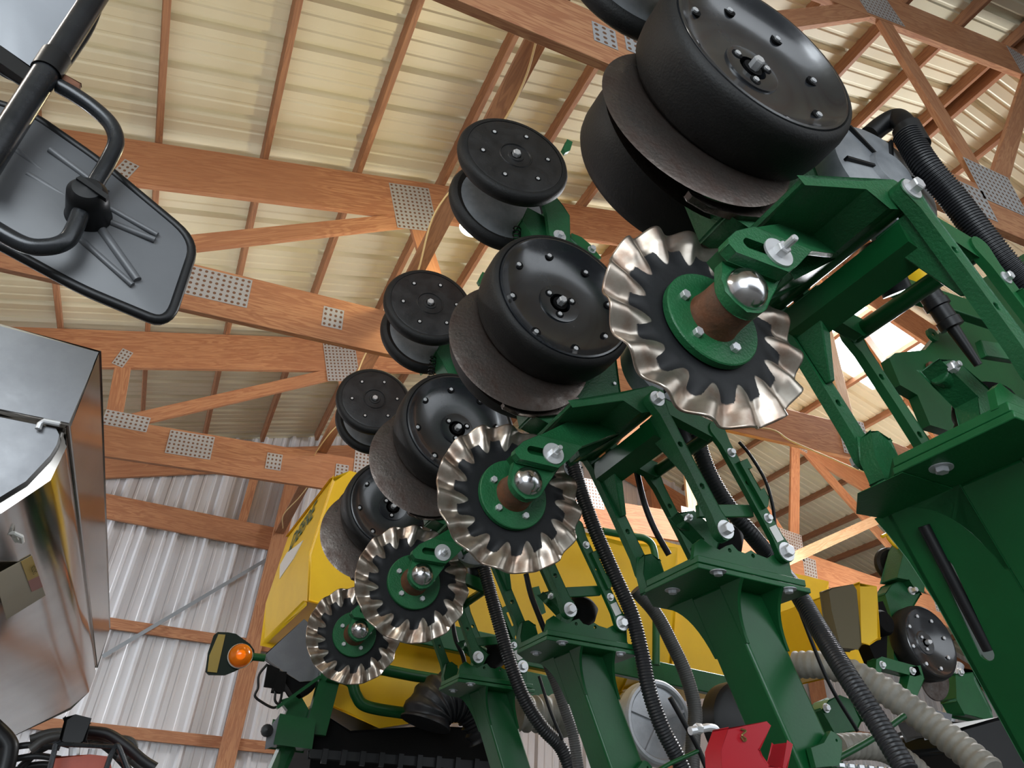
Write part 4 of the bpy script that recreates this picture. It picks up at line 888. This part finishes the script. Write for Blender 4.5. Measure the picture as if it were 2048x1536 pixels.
# warning label on the hopper underside
def on_low(px, py):
    # underside panel plane through extruded edge (128,892)-(60,982)
    A = W(96, 958, Y0+.015); B = W(0, 1022, Y0+.015); n_ = (B-A).cross(Vector((0, 1, 0))).normalized(); d = W(px, py, 1)-CAM; t = (A-CAM).dot(n_)/d.dot(n_)
    nn_ = n_ if n_.dot(d) < 0 else -n_
    return CAM+d*t+nn_*.0015, nn_
def sticker(name, quad, m, lift=0):
    ps = []; 
    for p_ in quad: v, nn_ = on_low(*p_); ps.append(v+nn_*lift)
    build(name, MB().add(ps+[v-nn_*.001 for v in ps], [(0, 1, 2, 3), (7, 6, 5, 4), (0, 4, 5, 1), (1, 5, 6, 2), (2, 6, 7, 3), (3, 7, 4, 0)]), m, sb, sm=0)
sticker('warning_label', [(-12, 1150), (62, 1110), (90, 1190), (12, 1238)], mat('label_paper', '#a89f8a', .5))
sticker('label_band', [(40, 1122), (62, 1110), (76, 1150), (54, 1160)], mat('label_yellow', '#b3964a', .5), .001)
sticker('label_band', [(54, 1160), (76, 1150), (84, 1172), (62, 1182)], mat('label_pink', '#a87068', .5), .001)
tt = bpy.data.curves.new('label_letters', 'FONT'); tt.body = 'CAUTION'; tt.size = .011; tt.align_x = 'CENTER'
o_ = bpy.data.objects.new('label_letters', tt); C.objects.link(o_); o_.parent = sb; tt.materials.append(M_BLK2)
v1, nn_ = on_low(58, 1120); v2, _ = on_low(70, 1152); dd = (v1-v2).normalized(); uu = nn_.cross(dd).normalized()
Mx = Matrix((dd, uu, nn_)).transposed().to_4x4(); Mx.translation = (v1+v2)/2+nn_*.003+uu*-.004; o_.matrix_local = Matrix.Translation(-off(sb)) @ Mx; mesh_text(o_)
v, nn_ = on_low(26, 1062)
build('hook', MB().tube([v+nn_*.008+Vector(p_) for p_ in ((-.03, 0, 0), (-.005, 0, .002), (.004, .01, .002), (.004, .03, 0), (-.004, .03, 0), (-.006, .012, 0))], .0035, 8), M_WHITE, sb)
# ---------------------------------------------------------------- hydraulic gear below the hopper
hg = empty('control_valve', W(150, 1500, 2.2), 'orange valve block with a black coil at the bottom left corner', 'valve')
build('valve_block', MB().prism(rp([(108, 1514), (180, 1512), (216, 1516), (224, 1560), (100, 1560)], 2.2), 2.2, 2.35), M_ORANGE, hg, bevel=.01)
build('coil', MB().prism(rp([(130, 1436), (150, 1433), (178, 1440), (170, 1482), (150, 1490), (118, 1482)], 2.2), 2.2, 2.27), M_BLK, hg, bevel=.006)
build('cage', MB().tube(hp([(95, 1560), (112, 1488), (122, 1483)], 2.15), .006, 8).tube(smooth(hp([(205, 1560), (222, 1510), (232, 1492), (240, 1500), (262, 1560)], 2.15)), .006, 8).tube(hp([(112, 1488), (232, 1494)], 2.15), .005, 8), M_ARM, hg)
build('fitting', MB().tube(hp([(150, 1484), (148, 1512)], 2.22), .012, 10).tube(hp([(186, 1498), (182, 1514)], 2.22), .010, 10), M_ZINC, hg)
for i, pts_ in enumerate(([(175, 1462), (215, 1468), (250, 1490), (285, 1520), (310, 1536)], [(60, 1500), (100, 1475), (170, 1470), (225, 1478), (262, 1500), (255, 1515), (235, 1512)],
                          [(180, 1490), (215, 1478), (255, 1478), (270, 1492), (262, 1510), (250, 1512)], [(-30, 1440), (12, 1482), (16, 1510), (0, 1570)], [(0, 1500), (60, 1490), (120, 1495)], [(10, 1522), (70, 1512), (120, 1518)],
                          [(60, 1478), (110, 1464), (190, 1470), (240, 1500), (290, 1545)], [(40, 1536), (80, 1500), (140, 1478), (200, 1486), (250, 1530), (262, 1560)], [(20, 1545), (60, 1532), (100, 1530), (130, 1545)])):
    tag(build('hydraulic_hose', MB().tube(smooth(hp(pts_, 2.3+.022*i)), (.013, .011, .008, .022, .008, .008, .010, .010, .009)[i], 12), (M_HOSE, M_HOSE2, M_HOSE2, M_BLK, M_HOSE, M_HOSE, M_HOSE2, M_HOSE, M_HOSE)[i], sm=50),
        ('black hydraulic hose ending right of the orange valve', 'grey hydraulic hose arching behind the black coil', 'pale hydraulic hose looping right of the black coil', 'fat black hose in the extreme bottom left corner', 'thin black line entering left of the coil, upper one', 'thin black line entering left of the orange block, lower one',
         'dark grey hose passing behind the black coil down to the bottom edge', 'black hose curving over the orange valve block', 'short black line below the other hoses in the bottom left corner')[i], 'hose', 'hydraulic hoses at the bottom left')

# ---------------------------------------------------------------- mirrors, upper left
YM = .62
def dome_panel(mbx, outline, y, bulge, inset=.82, steps=5):
    n = len(outline); cx = sum(p[0] for p in outline)/n; cz = sum(p[1] for p in outline)/n; rings_ = []
    for k_ in range(steps+1):
        t = k_/steps; s_ = 1-t*.97; yy = y-bulge*math.sin(t*PI/2); rings_.append([(cx+(p[0]-cx)*s_, yy, cz+(p[1]-cz)*s_) for p in outline])
    vs = [v_ for r_ in rings_ for v_ in r_]; fs = [(k_*n+i, k_*n+(i+1) % n, (k_+1)*n+(i+1) % n, (k_+1)*n+i) for k_ in range(steps) for i in range(n)]
    fs.append(tuple(steps*n+i for i in range(n))); mbx.add(vs, fs); return mbx
def rounded(pts, r=.35, n=5):
    out = []; m_ = len(pts)
    for i in range(m_):
        a, b, c = Vector(pts[i-1]), Vector(pts[i]), Vector(pts[(i+1) % m_])
        p0 = b.lerp(a, r); p2 = b.lerp(c, r)
        for k_ in range(n+1): t = k_/n; v = (1-t)**2*p0+2*t*(1-t)*b+t*t*p2; out.append((v.x, v.y))
    return out
m1 = empty('side_mirror', W(200, 420, YM), 'long dark grey wing mirror back with a thick rim, left edge', 'mirror', 'mirrors on the arm at the left')
ol = rounded([XZ(*p, YM) for p in ((-190, 150), (60, 225), (200, 322), (392, 482), (336, 648), (160, 575), (-60, 455), (-190, 380))], .22, 6)
build('shell', dome_panel(MB(), ol, YM, .010), M_MIR, m1, sm=60)
build('glass', MB().prism(ol, YM+.002, YM+.012), M_CHROME, m1)
build('rim', MB().tube([Vector((p_[0], YM+.002, p_[1])) for p_ in ol+[ol[0], ol[1]]], .0048, 12, caps=False), M_BLK, m1, sm=60)
mb = MB()
for a, b, r_ in (((195, 450), (275, 560), .0042), ((205, 440), (310, 480), .0035), ((150, 470), (265, 570), .003), ((215, 415), (315, 470), .003), ((100, 300), (215, 385), .003), ((55, 350), (190, 430), .0035), ((30, 300), (120, 372), .003)):
    mb.tube([W(a[0], a[1], YM-.0068), W(b[0], b[1], YM-.0058)], [r_*1.15, r_*.9], 14)
build('relief_rib', mb, M_MIR, m1, sm=60)
m2 = empty('side_mirror', W(60, 60, YM+.03), 'rounded pale blue grey mirror shell in the top left corner', 'mirror', 'mirrors on the arm at the left')
ol = rounded([XZ(*p, YM+.05) for p in ((-150, -160), (240, -160), (195, 40), (115, 158), (20, 160), (-60, 90), (-150, 20))], .35, 7)
build('shell', dome_panel(MB(), ol, YM+.05, .02), M_MIRU, m2, sm=60)
build('rim', MB().tube([Vector((p_[0], YM+.05, p_[1])) for p_ in ol+[ol[0], ol[1]]], .004, 12, caps=False), M_BLK, m2, sm=60)
ma = empty('mirror_arm', W(100, 130, YM-.04), 'thick black steel mirror arm tube with bent bracket', 'mirror arm')
build('main_tube', MB().tube(hp([(225, -60), (103, 128), (-40, 352)], [YM-.035]*3), .0118, 24), M_ARM, ma, sm=60)
build('collar', MB().tube(hp([(112, 114), (92, 146)], YM-.035), .0138, 24), M_BLK, ma, sm=40)
build('clamp_tab', MB().prism(rp([(108, 150), (118, 148), (162, 172), (155, 190), (118, 178)], YM-.03), YM-.033, YM-.029), M_RUST, ma, bevel=.001)
build('bent_tube', MB().tube(smooth(hp([(118, 172), (150, 190), (190, 218), (222, 250), (232, 285), (215, 325), (192, 365), (168, 410), (150, 455), (132, 482), (95, 494), (45, 488), (-40, 440)], YM-.028)), .0075, 18), M_ARM, ma, sm=60)
build('pivot_knob', MB().lathe(W(175, 392, YM-.035), [(0, -.012), (.012, -.011), (.0165, -.006), (.0175, .004), (.0185, .022), (.02, .026)], (0, 1, 0), 36).prism(rp([(152, 360), (162, 355), (218, 395), (212, 402)], YM-.046), YM-.049, YM-.044), M_BLK, ma, sm=40)
build('arm_bracket', MB().prism(rp([(-20, 90), (0, 95), (72, 145), (60, 168), (0, 130), (-20, 118)], YM-.01), YM-.012, YM), M_BLK, ma, bevel=.002)
